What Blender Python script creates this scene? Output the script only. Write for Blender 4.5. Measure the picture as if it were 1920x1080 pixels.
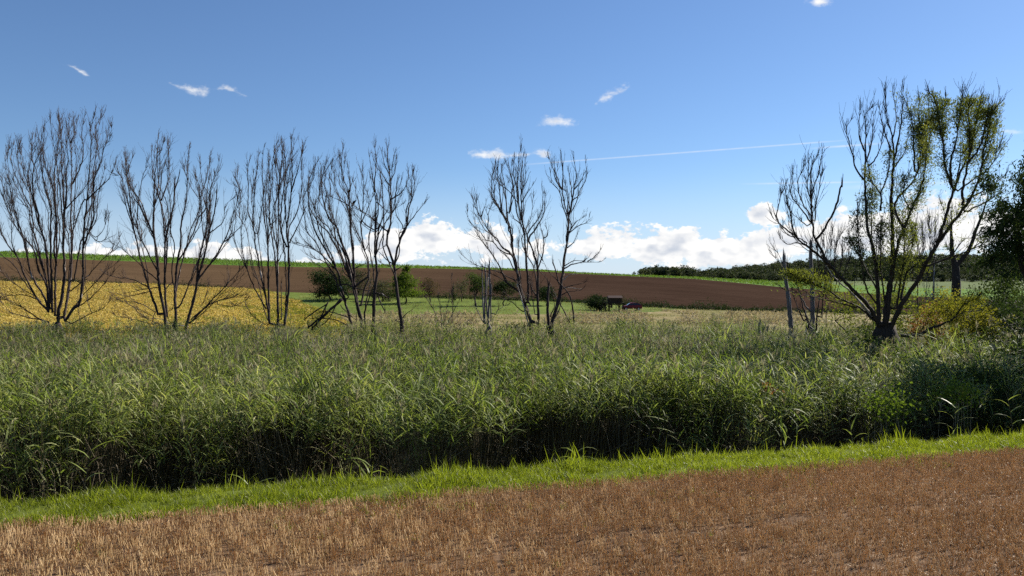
import bpy, math, random
import numpy as np
from mathutils import Vector

# ----------------------------------------------------------------- camera, sky, sun, exposure
F = 1450.0          # focal length of the photograph in its own pixels (1920 wide)
CAMZ = 5.0          # eye height above the marsh floor
R = math.radians
scene = bpy.context.scene
for o in list(bpy.data.objects):
    bpy.data.objects.remove(o, do_unlink=True)
cam_d = bpy.data.cameras.new('camera')
cam_d.sensor_width = 36.0
cam_d.lens = 36.0 * F / 1920.0
cam_d.clip_start = 0.1
cam_d.clip_end = 12000.0
cam = bpy.data.objects.new('camera', cam_d)
cam.location = (0, 0, CAMZ)
cam.rotation_euler = (R(90), 0, 0)
scene.collection.objects.link(cam)
scene.camera = cam

SUN_AZ = R(50)      # to the right of the view direction, behind the reeds
SUN_EL = R(34)
sun_dir = Vector((math.sin(SUN_AZ) * math.cos(SUN_EL), math.cos(SUN_AZ) * math.cos(SUN_EL), math.sin(SUN_EL)))
sun_d = bpy.data.lights.new('sun', 'SUN')
sun_d.energy = 5.0
sun_d.angle = R(0.53)
sun_d.color = (1.0, 0.94, 0.84)
sun = bpy.data.objects.new('sun', sun_d)
sun.rotation_euler = (-sun_dir).to_track_quat('-Z', 'Y').to_euler()
sun.location = (40, 30, 60)
scene.collection.objects.link(sun)

scene.view_settings.view_transform = 'Standard'
scene.view_settings.look = 'None'
scene.view_settings.exposure = 0.95
scene.view_settings.gamma = 1.0
scene.view_settings.use_curve_mapping = False
scene.cycles.max_bounces = 5
scene.cycles.diffuse_bounces = 2
scene.cycles.glossy_bounces = 2
scene.cycles.transmission_bounces = 3
scene.cycles.transparent_max_bounces = 4
scene.cycles.volume_bounces = 0
scene.cycles.use_denoising = False
scene.cycles.use_adaptive_sampling = True
scene.cycles.adaptive_threshold = 0.02

world = bpy.data.worlds.new('World')
scene.world = world
world.use_nodes = True
world.cycles.sampling_method = 'MANUAL'
world.cycles.sample_map_resolution = 256


class NT:
    """small helper around a node tree"""
    def __init__(self, tree):
        self.t = tree
        self.t.nodes.clear()

    def n(self, typ, **kw):
        nd = self.t.nodes.new(typ)
        for k, v in kw.items():
            setattr(nd, k, v)
        return nd

    def set(self, sock, v):
        if isinstance(v, bpy.types.NodeSocket):
            self.t.links.new(v, sock)
        elif v is not None:
            sock.default_value = v

    def m(self, op, a, b=None, c=None, clamp=False):
        nd = self.n('ShaderNodeMath', operation=op, use_clamp=clamp)
        for i, v in enumerate((a, b, c)):
            if v is not None:
                self.set(nd.inputs[i], v)
        return nd.outputs[0]

    def noise(self, vec, scale, detail=4, rough=0.55, dim='3D', dist=0.0):
        nd = self.n('ShaderNodeTexNoise', noise_dimensions=dim)
        if vec is not None:
            self.set(nd.inputs['Vector'], vec)
        nd.inputs['Scale'].default_value = scale
        nd.inputs['Detail'].default_value = detail
        nd.inputs['Roughness'].default_value = rough
        nd.inputs['Distortion'].default_value = dist
        return nd.outputs[0]

    def mapr(self, v, a, b, c=0.0, d=1.0, smooth=False):
        nd = self.n('ShaderNodeMapRange', interpolation_type='SMOOTHSTEP' if smooth else 'LINEAR', clamp=True)
        self.set(nd.inputs[0], v)
        for i, x in enumerate((a, b, c, d)):
            self.set(nd.inputs[i + 1], x)
        return nd.outputs[0]

    def ramp(self, v, stops, interp='LINEAR'):
        nd = self.n('ShaderNodeValToRGB')
        nd.color_ramp.interpolation = interp
        els = nd.color_ramp.elements
        while len(els) < len(stops):
            els.new(0.5)
        for e, (p, c) in zip(els, stops):
            e.position = p
            e.color = (*c, 1.0)
        self.set(nd.inputs[0], v)
        return nd.outputs[0]

    def mix(self, f, a, b, blend='MIX'):
        nd = self.n('ShaderNodeMix', data_type='RGBA', blend_type=blend, clamp_factor=True)
        self.set(nd.inputs[0], f)
        self.set(nd.inputs[6], (*a, 1.0) if isinstance(a, tuple) else a)
        self.set(nd.inputs[7], (*b, 1.0) if isinstance(b, tuple) else b)
        return nd.outputs[2]

    def xyz(self, x, y, z):
        nd = self.n('ShaderNodeCombineXYZ')
        for i, v in enumerate((x, y, z)):
            self.set(nd.inputs[i], v)
        return nd.outputs[0]

    def sep(self, v):
        nd = self.n('ShaderNodeSeparateXYZ')
        self.set(nd.inputs[0], v)
        return nd.outputs


def build_world():
    T = NT(world.node_tree)
    out = T.n('ShaderNodeOutputWorld')
    bg = T.n('ShaderNodeBackground')
    bg.inputs[1].default_value = 0.054
    T.t.links.new(bg.outputs[0], out.inputs[0])
    sky = T.n('ShaderNodeTexSky', sky_type='NISHITA', sun_disc=False)
    sky.sun_elevation = SUN_EL
    sky.sun_rotation = SUN_AZ
    sky.altitude = 200
    sky.air_density = 1.0
    sky.dust_density = 0.15
    sky.ozone_density = 5.0
    tc = T.n('ShaderNodeTexCoord')
    dvec = tc.outputs['Generated']
    dx, dy, dz = T.sep(dvec)
    # clouds are laid out by compass direction and steepness: u sideways, v upwards from the horizon
    front = T.m('GREATER_THAN', dy, 0.45)
    yy = T.m('MAXIMUM', dy, 0.45)
    u = T.m('DIVIDE', dx, yy)
    v = T.m('MULTIPLY_ADD', T.m('DIVIDE', dz, yy), -F, 540.0)          # height counted downwards, 540 = horizon
    uf = T.m('MULTIPLY_ADD', u, 1 / 1.5, 0.5)
    wv = T.xyz(dx, dy, T.m('MULTIPLY', dz, 1.7))
    n1 = T.noise(wv, 24.0, 6, 0.66)
    wv2 = T.n('ShaderNodeVectorMath', operation='ADD')
    T.set(wv2.inputs[0], wv)
    wv2.inputs[1].default_value = (0.006, -0.003, 0.015)
    n1b = T.noise(wv2.outputs[0], 24.0, 2, 0.6)
    wfine = T.noise(wv, 80.0, 2, 0.65)

    def profile(stops):
        """cloud bank as a curve round the horizon: height of its middle, half thickness, strength"""
        c = T.ramp(uf, [((px - 960) / F / 1.5 + .5, (yc / 1080, hh / 200, am / 2)) for px, yc, hh, am in stops])
        sp = T.n('ShaderNodeSeparateColor')
        T.set(sp.inputs[0], c)
        yc, hh, am = sp.outputs
        q = T.m('DIVIDE', T.m('MULTIPLY_ADD', yc, -1080.0, v), T.m('MULTIPLY', hh, 200.0))
        q = T.m('MAXIMUM', T.m('MULTIPLY', q, 1.15), T.m('MULTIPLY', q, -1.0))
        am = T.m('MULTIPLY', am, 2.0)
        return T.m('MULTIPLY', T.m('SUBTRACT', 1.0, q), am), am

    def blob(px, py, rx, ry, amp):
        a = T.m('MULTIPLY_ADD', u, F / rx, (960.0 - px) / rx)
        b_ = T.m('MULTIPLY_ADD', v, 1 / ry, -py / ry)
        q = T.m('SQRT', T.m('MULTIPLY_ADD', a, a, T.m('MULTIPLY', b_, b_)))
        return T.m('MULTIPLY', T.m('SUBTRACT', 1.0, q), amp)

    low, _ = profile([(-60, 474, 14, .5), (60, 475, 14, .5), (130, 478, 16, .5), (180, 478, 28, .85), (300, 480, 28, .85), (380, 478, 30, .9), (430, 477, 36, .95),
                      (485, 486, 24, .7), (560, 494, 14, .55), (640, 484, 22, .6), (700, 466, 38, .85), (770, 449, 46, 1.05), (850, 449, 48, 1.05), (930, 462, 44, .85),
                      (965, 470, 34, .6), (1015, 458, 34, .75), (1058, 474, 20, .42), (1090, 464, 38, .9), (1150, 462, 46, 1.1), (1250, 466, 50, 1.15), (1340, 470, 48, 1.1), (1440, 468, 44, 1.05),
                      (1500, 455, 46, .95), (1560, 436, 54, 1.05), (1650, 438, 64, 1.1), (1750, 430, 78, 1.15), (1850, 435, 76, 1.15), (2040, 440, 70, 1.1)])
    high, ham = profile([(90, 116, 6, 0), (135, 124, 9, .62), (160, 140, 10, .62), (182, 150, 6, 0), (292, 152, 8, 0), (320, 157, 12, .8), (355, 168, 23, 1.1), (385, 172, 18, .95),
                         (402, 168, 8, .3), (425, 165, 8, .7), (455, 178, 13, .72), (488, 186, 6, 0), (878, 292, 8, 0), (905, 290, 15, 1.0), (935, 291, 20, 1.15), (962, 292, 9, .65),
                         (985, 290, 8, .5), (998, 288, 8, .3), (1020, 290, 13, .75), (1042, 296, 6, 0), (1116, 192, 8, 0), (1135, 184, 14, .85), (1165, 172, 18, .9), (1198, 157, 8, 0),
                         (1503, 6, 8, 0), (1535, 4, 15, .8), (1567, 5, 8, 0), (1850, 248, 6, 0), (1890, 246, 15, .62), (2040, 243, 18, .62)])
    M = T.m('MAXIMUM', low, T.m('SUBTRACT', high, T.m('MULTIPLY', T.m('LESS_THAN', ham, 0.04), 2.0)))
    M = T.m('MAXIMUM', M, T.m('MAXIMUM', blob(1045, 228, 54, 17, 1.1), blob(1432, 404, 62, 25, 1.05)))
    # the same kind of cumulus bank goes on behind and beside the picture
    el = dz
    band = T.m('MULTIPLY', T.mapr(el, 0.005, 0.03, 0, 1, True), T.mapr(el, 0.035, 0.085, 1, 0, True))
    big = T.noise(T.xyz(dx, dy, 2.0), 2.6, 1, 0.5)
    generic = T.m('MULTIPLY_ADD', T.m('MULTIPLY', band, T.mapr(big, 0.4, 0.62, 0, 1)), 1.5, -0.7)
    side = T.m('MULTIPLY', front, T.mapr(T.m('ABSOLUTE', u), 0.68, 0.75, 1, 0))
    M = T.m('ADD', T.m('MULTIPLY', M, side), T.m('MULTIPLY', generic, T.m('SUBTRACT', 1.0, side)))
    D = T.m('ADD', M, T.m('MULTIPLY_ADD', n1, 2.7, -1.62))
    D = T.m('MULTIPLY_ADD', wfine, 0.6, T.m('SUBTRACT', D, 0.30))
    dens = T.mapr(D, -0.05, T.mapr(v, 300, 390, 0.95, 0.20), 0, 1, True)     # the small high scraps are thinner

    def trail(x0, y0, x1, y1, w, s, fade=70):
        k = (y1 - y0) / (x1 - x0)
        pxv = T.m('MULTIPLY_ADD', u, F, 960.0)
        d = T.m('ABSOLUTE', T.m('SUBTRACT', v, T.m('MULTIPLY_ADD', pxv, k, y0 - k * x0)))
        g = T.mapr(d, 0.2, w, s, 0, True)
        return T.m('MULTIPLY', g, T.m('MULTIPLY', T.mapr(pxv, x0, x0 + fade, 0, 1), T.mapr(pxv, x1 - fade, x1, 1, 0)))
    tr = T.m('MAXIMUM', trail(965, 310, 1600, 262, 2.3, .34), T.m('MAXIMUM', trail(1510, 279, 1680, 267, 3.0, .45), trail(1385, 345, 1640, 341, 2.6, .36)))
    tr = T.m('MULTIPLY', T.m('MAXIMUM', tr, trail(1560, 353, 1900, 336, 7.0, .25)), T.m('MULTIPLY', front, T.mapr(wfine, 0.25, 0.6, 0.6, 1.0)))
    # cloud light: brighter where the puff thins towards the sun, greyer in the thick parts
    lit = T.m('MULTIPLY_ADD', T.m('SUBTRACT', n1, n1b), 2.2, 0.84, clamp=True)
    thick = T.m('MULTIPLY', T.mapr(D, 0.28, 0.85, 0, 1, True), T.mapr(n1b, 0.42, 0.62, 0, 1, True))
    lit = T.m('SUBTRACT', lit, T.m('MULTIPLY', thick, T.mapr(u, -0.2, 0.6, 0.62, 0.45)), clamp=True)
    ccol = T.mix(lit, (5.8, 6.3, 7.2), (10.2, 10.1, 9.9))
    # pale air low over the horizon, the same all round
    skyc = T.mix(T.mapr(el, 0.0, 0.16, 0.66, 0.0, True), T.mix(1.0, sky.outputs[0], (0.97, 1.04, 1.14), 'MULTIPLY'), (6.1, 7.3, 9.2))
    col = T.mix(tr, skyc, (9.0, 9.2, 9.6))
    col = T.mix(dens, col, ccol)
    T.set(bg.inputs[0], col)


build_world()

# ----------------------------------------------------------------- helpers
COL = scene.collection
rs = np.random.RandomState


def tag(o, label=None, cat=None, group=None, kind=None):
    for k, v in (('label', label), ('category', cat), ('group', group), ('kind', kind)):
        if v:
            o[k] = v
    return o


def empty(name, loc=(0, 0, 0)):
    o = bpy.data.objects.new(name, None)
    o.empty_display_size = 0.2
    o.location = loc
    COL.objects.link(o)
    return o


def norm(v):
    return v / np.maximum(np.linalg.norm(v, axis=-1, keepdims=True), 1e-9)


class MB:
    """collects quads and triangles, builds one mesh"""
    def __init__(self):
        self.V, self.Q, self.T, self.QM, self.TM, self.n = [], [], [], [], [], 0

    def add(self, v, q=None, t=None, mat=0):
        v = np.asarray(v, float).reshape(-1, 3)
        if q is not None and len(q):
            q = np.asarray(q, int).reshape(-1, 4)
            self.Q.append(q + self.n)
            self.QM.append(np.full(len(q), mat))
        if t is not None and len(t):
            t = np.asarray(t, int).reshape(-1, 3)
            self.T.append(t + self.n)
            self.TM.append(np.full(len(t), mat))
        self.V.append(v)
        self.n += len(v)

    def tube(self, pts, rad, k=6, mat=0, cap=True, wob=None):
        p = np.asarray(pts, float)
        n = len(p)
        r = np.asarray(rad, float) * np.ones(n)
        t = norm(np.gradient(p, axis=0))
        ref = np.array([0.12, 0.98, 0.15]) if abs(t[:, 1]).mean() < 0.8 else np.array([0.98, 0.1, 0.17])
        u = norm(np.cross(t, ref))
        w = np.cross(t, u)
        a = np.arange(k) * 2 * np.pi / k
        rr = r[:, None] * np.ones(k)
        if wob is not None:
            rr = rr * wob
        v = p[:, None, :] + rr[..., None] * (np.cos(a)[None, :, None] * u[:, None, :] + np.sin(a)[None, :, None] * w[:, None, :])
        i = np.arange(n - 1)[:, None] * k
        j = np.arange(k)[None, :]
        jn = (j + 1) % k
        q = np.stack([i + j, i + jn, i + k + jn, i + k + j], -1).reshape(-1, 4)
        tri = None
        v = v.reshape(-1, 3)
        if cap:
            v = np.vstack([v, p[0], p[-1]])
            j = np.arange(k)
            jn = (j + 1) % k
            b = (n - 1) * k
            tri = np.vstack([np.stack([jn, j, np.full(k, n * k)], -1), np.stack([b + j, b + jn, np.full(k, n * k + 1)], -1)])
        self.add(v, q, tri, mat)

    def box(self, c, s, mat=0, rotz=0.0, taper=1.0):
        c, s = np.asarray(c, float), np.asarray(s, float) / 2
        v = np.array([[x, y, z] for z in (-1, 1) for y in (-1, 1) for x in (-1, 1)], float)
        v[4:, :2] *= taper
        v = v * s
        if rotz:
            cc, ss = math.cos(rotz), math.sin(rotz)
            v = v @ np.array([[cc, ss, 0], [-ss, cc, 0], [0, 0, 1]])
        self.add(v + c, [[0, 2, 3, 1], [4, 5, 7, 6], [0, 1, 5, 4], [2, 6, 7, 3], [0, 4, 6, 2], [1, 3, 7, 5]], None, mat)

    def leaves(self, c, length, width, rng, droop=0.0, mat=0, dirs=None, flat=0.0):
        """rhombic leaves, slightly folded along the middle"""
        c = np.asarray(c, float)
        n = len(c)
        d = rng.normal(size=(n, 3)) if dirs is None else dirs + rng.normal(size=(n, 3)) * 0.45
        d[:, 2] -= droop
        d = norm(d)
        up = rng.normal(size=(n, 3))
        up[:, 2] += flat
        s = norm(np.cross(d, up))
        nn = np.cross(s, d)
        L = (length * rng.uniform(.65, 1.3, n))[:, None]
        W = (width * rng.uniform(.7, 1.25, n))[:, None]
        v = np.stack([c, c + d * L * .45 + s * W * .5 + nn * W * .15, c + d * L, c + d * L * .45 - s * W * .5 + nn * W * .15], 1).reshape(-1, 3)
        b = np.arange(n)[:, None] * 4
        self.add(v, None, np.vstack([b + [[0, 1, 2]], b + [[0, 2, 3]]]), mat)

    def blade(self, p0, d0, length, width, curl, rng, seg=4, mat=0, prof=None):
        """a grass or reed blade: a strip that bends down under its own weight"""
        d = np.asarray(d0, float)
        d = d / np.linalg.norm(d)
        side = np.cross(d, [0, 0, 1.0]) + rng.normal(size=3) * 0.25
        side /= np.linalg.norm(side) + 1e-9
        p = np.asarray(p0, float)
        prof = prof if prof is not None else np.array([.55, 1, .85, .5, .0])[:seg + 1] if seg == 4 else np.linspace(1, 0, seg + 1)
        vs = []
        for i in range(seg + 1):
            w = width * prof[i] * .5 + 1e-4
            vs += [p - side * w, p + side * w]
            p = p + d * length / seg
            d = d + np.array([0, 0, -curl])
            d /= np.linalg.norm(d)
        q = [[2 * i, 2 * i + 1, 2 * i + 3, 2 * i + 2] for i in range(seg)]
        self.add(vs, q, None, mat)

    def mesh(self, name, mats, smooth=False):
        me = bpy.data.meshes.new(name)
        V = np.vstack(self.V) if self.V else np.zeros((0, 3))
        Q = np.vstack(self.Q) if self.Q else np.zeros((0, 4), int)
        T = np.vstack(self.T) if self.T else np.zeros((0, 3), int)
        nq, nt = len(Q), len(T)
        me.vertices.add(len(V))
        me.vertices.foreach_set('co', V.astype(np.float32).ravel())
        me.loops.add(nq * 4 + nt * 3)
        me.loops.foreach_set('vertex_index', np.concatenate([Q.ravel(), T.ravel()]).astype(np.int32))
        me.polygons.add(nq + nt)
        me.polygons.foreach_set('loop_start', np.concatenate([np.arange(nq) * 4, nq * 4 + np.arange(nt) * 3]).astype(np.int32))
        mi = np.concatenate(self.QM + self.TM) if (self.QM or self.TM) else np.zeros(0)
        for m in (mats if isinstance(mats, (list, tuple)) else [mats]):
            me.materials.append(m)
        me.polygons.foreach_set('material_index', mi.astype(np.int32))
        me.polygons.foreach_set('use_smooth', np.full(nq + nt, bool(smooth)))
        me.update(calc_edges=True)
        return me

    def obj(self, name, mats, parent=None, smooth=False, loc=None, local=False):
        o = bpy.data.objects.new(name, self.mesh(name, mats, smooth))
        COL.objects.link(o)
        if parent is not None:
            o.parent = parent
            if not local:
                o.matrix_parent_inverse = PINV(parent)
        if loc is not None:
            o.location = loc
        return o


def WORLD(o):
    from mathutils import Matrix
    m = Matrix.Translation(o.location)
    return m if o.parent is None else WORLD(o.parent) @ o.matrix_parent_inverse @ m


def PINV(parent):
    """parts are modelled in world coordinates"""
    return WORLD(parent).inverted()


def at(px, py, Y):
    return np.array([(px - 960) / F * Y, Y, CAMZ - (py - 540) / F * Y])


# ----------------------------------------------------------------- materials
def new_mat(name):
    m = bpy.data.materials.new(name)
    m.use_nodes = True
    return m, NT(m.node_tree)


def surf(T, shader):
    out = T.n('ShaderNodeOutputMaterial')
    T.t.links.new(shader, out.inputs[0])


def principled(T, col, rough=0.8, spec=0.25, normal=None, metal=0.0):
    p = T.n('ShaderNodeBsdfPrincipled')
    T.set(p.inputs['Base Color'], (*col, 1.0) if isinstance(col, tuple) else col)
    T.set(p.inputs['Roughness'], rough)
    T.set(p.inputs['Specular IOR Level'], spec)
    T.set(p.inputs['Metallic'], metal)
    if normal is not None:
        T.set(p.inputs['Normal'], normal)
    return p.outputs[0]


def bump(T, h, strength=0.5, dist=0.05):
    b = T.n('ShaderNodeBump')
    b.inputs['Strength'].default_value = strength
    b.inputs['Distance'].default_value = dist
    T.set(b.inputs['Height'], h)
    return b.outputs[0]


def leaf_mat(name, stops, trans=0.4, rough=0.5, spec=0.35, patch=0.0, pscale=0.12, tint=(1.0, 1.0, 0.75), patch_stops=None):
    m, T = new_mat(name)
    geo = T.n('ShaderNodeNewGeometry')
    inf = T.n('ShaderNodeObjectInfo')
    f = T.m('MULTIPLY_ADD', geo.outputs['Random Per Island'], 0.62, T.m('MULTIPLY', inf.outputs['Random'], 0.38))
    if patch:
        pn = T.noise(geo.outputs['Position'], pscale, 3, 0.55)
        f = T.m('ADD', f, T.m('MULTIPLY_ADD', pn, patch * 2, -patch), clamp=True)
    col = T.ramp(f, stops)
    tr = T.n('ShaderNodeBsdfTranslucent')
    T.set(tr.inputs[0], T.mix(1.0, col, tint, 'MULTIPLY'))
    p = principled(T, col, rough, spec)
    mx = T.n('ShaderNodeMixShader')
    mx.inputs[0].default_value = trans
    T.t.links.new(p, mx.inputs[1])
    T.t.links.new(tr.outputs[0], mx.inputs[2])
    surf(T, mx.outputs[0])
    return m


def ground_mat(name, stops, scale=0.4, stretch=(1, 1, 1), bstr=0.6, bdist=0.08, fine=6.0, rough=0.95, macro=0.03):
    m, T = new_mat(name)
    geo = T.n('ShaderNodeNewGeometry')
    mp = T.n('ShaderNodeMapping')
    T.set(mp.inputs[0], geo.outputs['Position'])
    mp.inputs['Scale'].default_value = stretch
    a = T.noise(mp.outputs[0], scale, 6, 0.62)
    b = T.noise(geo.outputs['Position'], macro, 3, 0.5)
    c = T.noise(mp.outputs[0], fine, 3, 0.6)
    f = T.m('ADD', T.m('MULTIPLY', a, 0.55), T.m('ADD', T.m('MULTIPLY', b, 0.3), T.m('MULTIPLY', c, 0.25)))
    f = T.mapr(f, 0.36, 0.74)
    col = T.ramp(f, stops)
    nb = bump(T, T.m('ADD', a, T.m('MULTIPLY', c, 0.5)), bstr, bdist)
    surf(T, principled(T, col, rough, 0.03, nb))
    return m


def bark_mat(name, dark, mid, pale, pale_amt=0.60, scale=2.2):
    m, T = new_mat(name)
    geo = T.n('ShaderNodeNewGeometry')
    mp = T.n('ShaderNodeMapping')
    T.set(mp.inputs[0], geo.outputs['Position'])
    mp.inputs['Scale'].default_value = (1, 1, 0.16)
    a = T.noise(mp.outputs[0], scale * 7, 5, 0.65)
    b = T.noise(mp.outputs[0], scale * 1.3, 3, 0.55)
    col = T.mix(T.mapr(a, 0.3, 0.7), dark, mid)
    col = T.mix(T.mapr(b, pale_amt, pale_amt + 0.05), col, pale)
    nb = bump(T, a, 0.8, 0.02)
    surf(T, principled(T, col, 0.85, 0.2, nb))
    return m


def plain(name, col, rough=0.6, spec=0.3, metal=0.0, var=0.15, scale=4.0):
    m, T = new_mat(name)
    geo = T.n('ShaderNodeNewGeometry')
    a = T.noise(geo.outputs['Position'], scale, 4, 0.6)
    lo = tuple(c * (1 - var) for c in col)
    hi = tuple(min(1, c * (1 + var)) for c in col)
    surf(T, principled(T, T.mix(T.mapr(a, 0.3, 0.7), lo, hi), rough, spec, None, metal))
    return m


M_bark = bark_mat('dead_bark', (0.022, 0.015, 0.014), (0.062, 0.043, 0.038), (0.38, 0.32, 0.28), 0.64)
M_twig = bark_mat('dead_twig', (0.028, 0.019, 0.018), (0.055, 0.038, 0.034), (0.22, 0.18, 0.16), 0.68)
M_snag = bark_mat('weathered_snag', (0.085, 0.075, 0.075), (0.17, 0.15, 0.145), (0.34, 0.31, 0.29), 0.58)
M_pale = bark_mat('bleached_sunlit_wood', (0.25, 0.21, 0.18), (0.38, 0.33, 0.29), (0.48, 0.44, 0.40), 0.5)  # bleached dead wood, also the painted sunlight on limbs that catch the sun
M_wbark = bark_mat('willow_bark', (0.020, 0.015, 0.012), (0.060, 0.045, 0.034), (0.20, 0.16, 0.12), 0.70)
M_soil = ground_mat('stubble_soil', [(0.0, (0.030, 0.018, 0.012)), (0.5, (0.13, 0.082, 0.050)), (1.0, (0.26, 0.17, 0.10))], 3.0, fine=22, bdist=0.03, macro=0.3)
M_verge = ground_mat('verge_ground', [(0.0, (0.06, 0.075, 0.016)), (1.0, (0.15, 0.18, 0.035))], 3.0, fine=20, bdist=0.03)
M_mud = ground_mat('marsh_mud', [(0.0, (0.010, 0.010, 0.008)), (1.0, (0.035, 0.034, 0.022))], 2.0)
# ----------------------------------------------------------------- terrain
def field_edge(x):                 # where the stubble ends, a slanting line
    return 9.85 + 0.34 * x


def field_z(y):
    return CAMZ - 2.2 - 0.04 * np.clip(y, 0, 40)


def reed_front(x):
    return 16.4 + 0.20 * x + 0.6 * np.sin(x * 0.83) + 0.4 * np.sin(x * 1.9 + 1) + .25 * np.sin(x * 4.1)


def marsh_z(y):
    y = np.asarray(y, float)
    up = np.clip((y - 20) / 23, 0, 1)
    dn = np.clip((y - 47) / 12, 0, 1)
    return 1.7 * up * up * (3 - 2 * up) - 1.6 * dn * dn * (3 - 2 * dn)


YB, YC, YG = 185.0, 450.0, 520.0
_b = np.array([(-1900, 500), (-600, 515), (0, 529), (200, 533), (400, 541), (460, 545), (600, 550), (800, 557), (1055, 565), (1100, 567), (1200, 573.5),
               (1300, 579), (1468, 584.6), (1700, 590), (2400, 596), (3900, 600)], float)
_c = np.array([(-1900, 430), (-600, 463), (0, 482), (220, 489), (440, 497.5), (560, 500.5), (800, 503), (900, 505), (1000, 508), (1100, 514), (1187, 518),
               (1300, 522.7), (1366, 528.5), (1468, 538.5), (1560, 546), (1700, 555), (1920, 564), (2600, 575), (3900, 585)], float)
_g = np.array([(-1900, 418), (-600, 453), (0, 472), (220, 479.6), (440, 487.7), (560, 492.5), (800, 499.7), (1000, 506.8), (1100, 513.4), (1187, 517.4),
               (1300, 521.2), (1366, 523.9), (1468, 529), (1560, 533), (1700, 539), (1920, 545), (2600, 555), (3900, 565)], float)


def zpy(py, Y):
    return CAMZ - (py - 540) / F * Y


def H(px, Y):
    """ground height in the valley and on the slope beyond the reeds"""
    px, Y = np.broadcast_arrays(np.asarray(px, float), np.asarray(Y, float))
    zb = zpy(np.interp(px, _b[:, 0], _b[:, 1]), YB)
    zc = zpy(np.interp(px, _c[:, 0], _c[:, 1]), YC)
    zg = zpy(np.interp(px, _g[:, 0], _g[:, 1]), YG)
    zg = np.minimum(zg, np.where(px < 1050, zg, zg))
    left = np.interp(px, [1150, 1420], [1, 0])
    zf = left * (zg - 25) + (1 - left) * zpy(527, 900)
    z0 = np.full(px.shape, 0.1)
    k = [(60, z0), (100, np.full(px.shape, 0.15)), (YB, zb), (YC, zc), (YG, zg), (900, zf), (3000, zf - 5)]
    out = np.where(Y <= 60, 0.1, 0.0)
    for (y0, a), (y1, b) in zip(k[:-1], k[1:]):
        t = np.clip((Y - y0) / (y1 - y0), 0, 1)
        if y0 == 100:
            t = t ** 1.7
        if y0 == YB:
            t = t ** 0.92
        out = np.where((Y > y0) & (Y <= y1), a + (b - a) * t, out)
    return np.where(Y > 3000, zf - 5, out)


def gz(x, y):
    return float(H(960 + F * x / y, y)) if y > 60 else float(marsh_z(y))


def grid(xy, z, name, mat, label=None, kind='structure', smooth=True):
    """xy: (rows, cols, 2)"""
    r, c = z.shape
    v = np.dstack([xy[..., 0], xy[..., 1], z]).reshape(-1, 3)
    i = np.arange(r - 1)[:, None] * c
    j = np.arange(c - 1)[None, :]
    q = np.stack([i + j, i + j + 1, i + c + j + 1, i + c + j], -1).reshape(-1, 4)
    b = MB()
    b.add(v, q)
    o = b.obj(name, mat, smooth=smooth)
    return tag(o, label, None, None, kind)


def polar(name, pxf, Yf, nr, nc, mat, label, rough=0.0, seed=1, extra=None):
    """a sheet between two curves; pxf(t, s), Yf(px, s) with t, s in 0..1"""
    s = np.linspace(0, 1, nr)[:, None] * np.ones(nc)
    t = np.ones(nr)[:, None] * np.linspace(0, 1, nc)
    px = pxf(t, s)
    Y = Yf(px, s)
    px = pxf(t, s, Y) if pxf.__code__.co_argcount == 3 else px
    z = H(px, Y)
    if rough:
        n = rs(seed).normal(size=z.shape) * rough
        n[0] = n[-1] = 0
        n[:, 0] = n[:, -1] = 0
        z = z + n
    if extra is not None:
        z = z + extra(px, Y)
    return grid(np.dstack([(px - 960) / F * Y, Y]), z, name, mat, label)


# --- materials of the fields
def plough_mat():
    m, T = new_mat('ploughed_soil')
    geo = T.n('ShaderNodeNewGeometry')
    mp = T.n('ShaderNodeMapping')
    T.set(mp.inputs[0], geo.outputs['Position'])
    mp.inputs['Rotation'].default_value = (0, 0, R(4))
    mp.inputs['Scale'].default_value = (0.025, 0.38, 0.0)
    a = T.noise(mp.outputs[0], 1.0, 5, 0.7)
    b = T.noise(geo.outputs['Position'], 0.012, 3, 0.5)
    c = T.noise(geo.outputs['Position'], 1.6, 4, 0.7)
    f = T.m('ADD', T.m('MULTIPLY', a, 0.85), T.m('ADD', T.m('MULTIPLY', b, 0.55), T.m('MULTIPLY', c, 0.1)))
    f = T.mapr(f, 0.52, 0.98)
    x = T.sep(geo.outputs['Position'])[0]
    warm = T.mapr(x, -120, 40, 0, 1, True)      # lighter brown on the left, darker and redder further along
    col = T.mix(warm, T.ramp(f, [(0, (0.055, 0.034, 0.019)), (1, (0.108, 0.070, 0.040))]),
                T.ramp(f, [(0, (0.027, 0.0160, 0.0115)), (1, (0.058, 0.036, 0.026))]))
    surf(T, principled(T, col, 1.0, 0.0, bump(T, T.m('ADD', c, T.m('MULTIPLY', a, 1.2)), 0.5, 0.3)))
    return m


M_plough = plough_mat()
M_cropground = ground_mat('crop_ground', [(0, (0.20, 0.14, 0.025)), (1, (0.38, 0.265, 0.05))], 1.0, fine=4)
M_lawn = ground_mat('lawn', [(0, (0.058, 0.085, 0.018)), (0.5, (0.105, 0.140, 0.026)), (1, (0.165, 0.195, 0.05))], 0.35, (1, 0.35, 1), fine=3, macro=0.05)
M_meadow = ground_mat('dry_meadow', [(0, (0.075, 0.085, 0.020)), (0.35, (0.145, 0.135, 0.045)), (0.65, (0.235, 0.185, 0.095)), (1, (0.36, 0.29, 0.18))], 0.30, (0.35, 1, 1), fine=2.5, macro=0.035)
M_greenfield = ground_mat('green_field', [(0, (0.055, 0.115, 0.018)), (1, (0.12, 0.21, 0.03))], 0.25, (0.3, 1, 1), fine=2.0, macro=0.02)
M_far = ground_mat('far_ground', [(0, (0.06, 0.09, 0.03)), (1, (0.12, 0.15, 0.05))], 0.05, fine=0.6)

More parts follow.
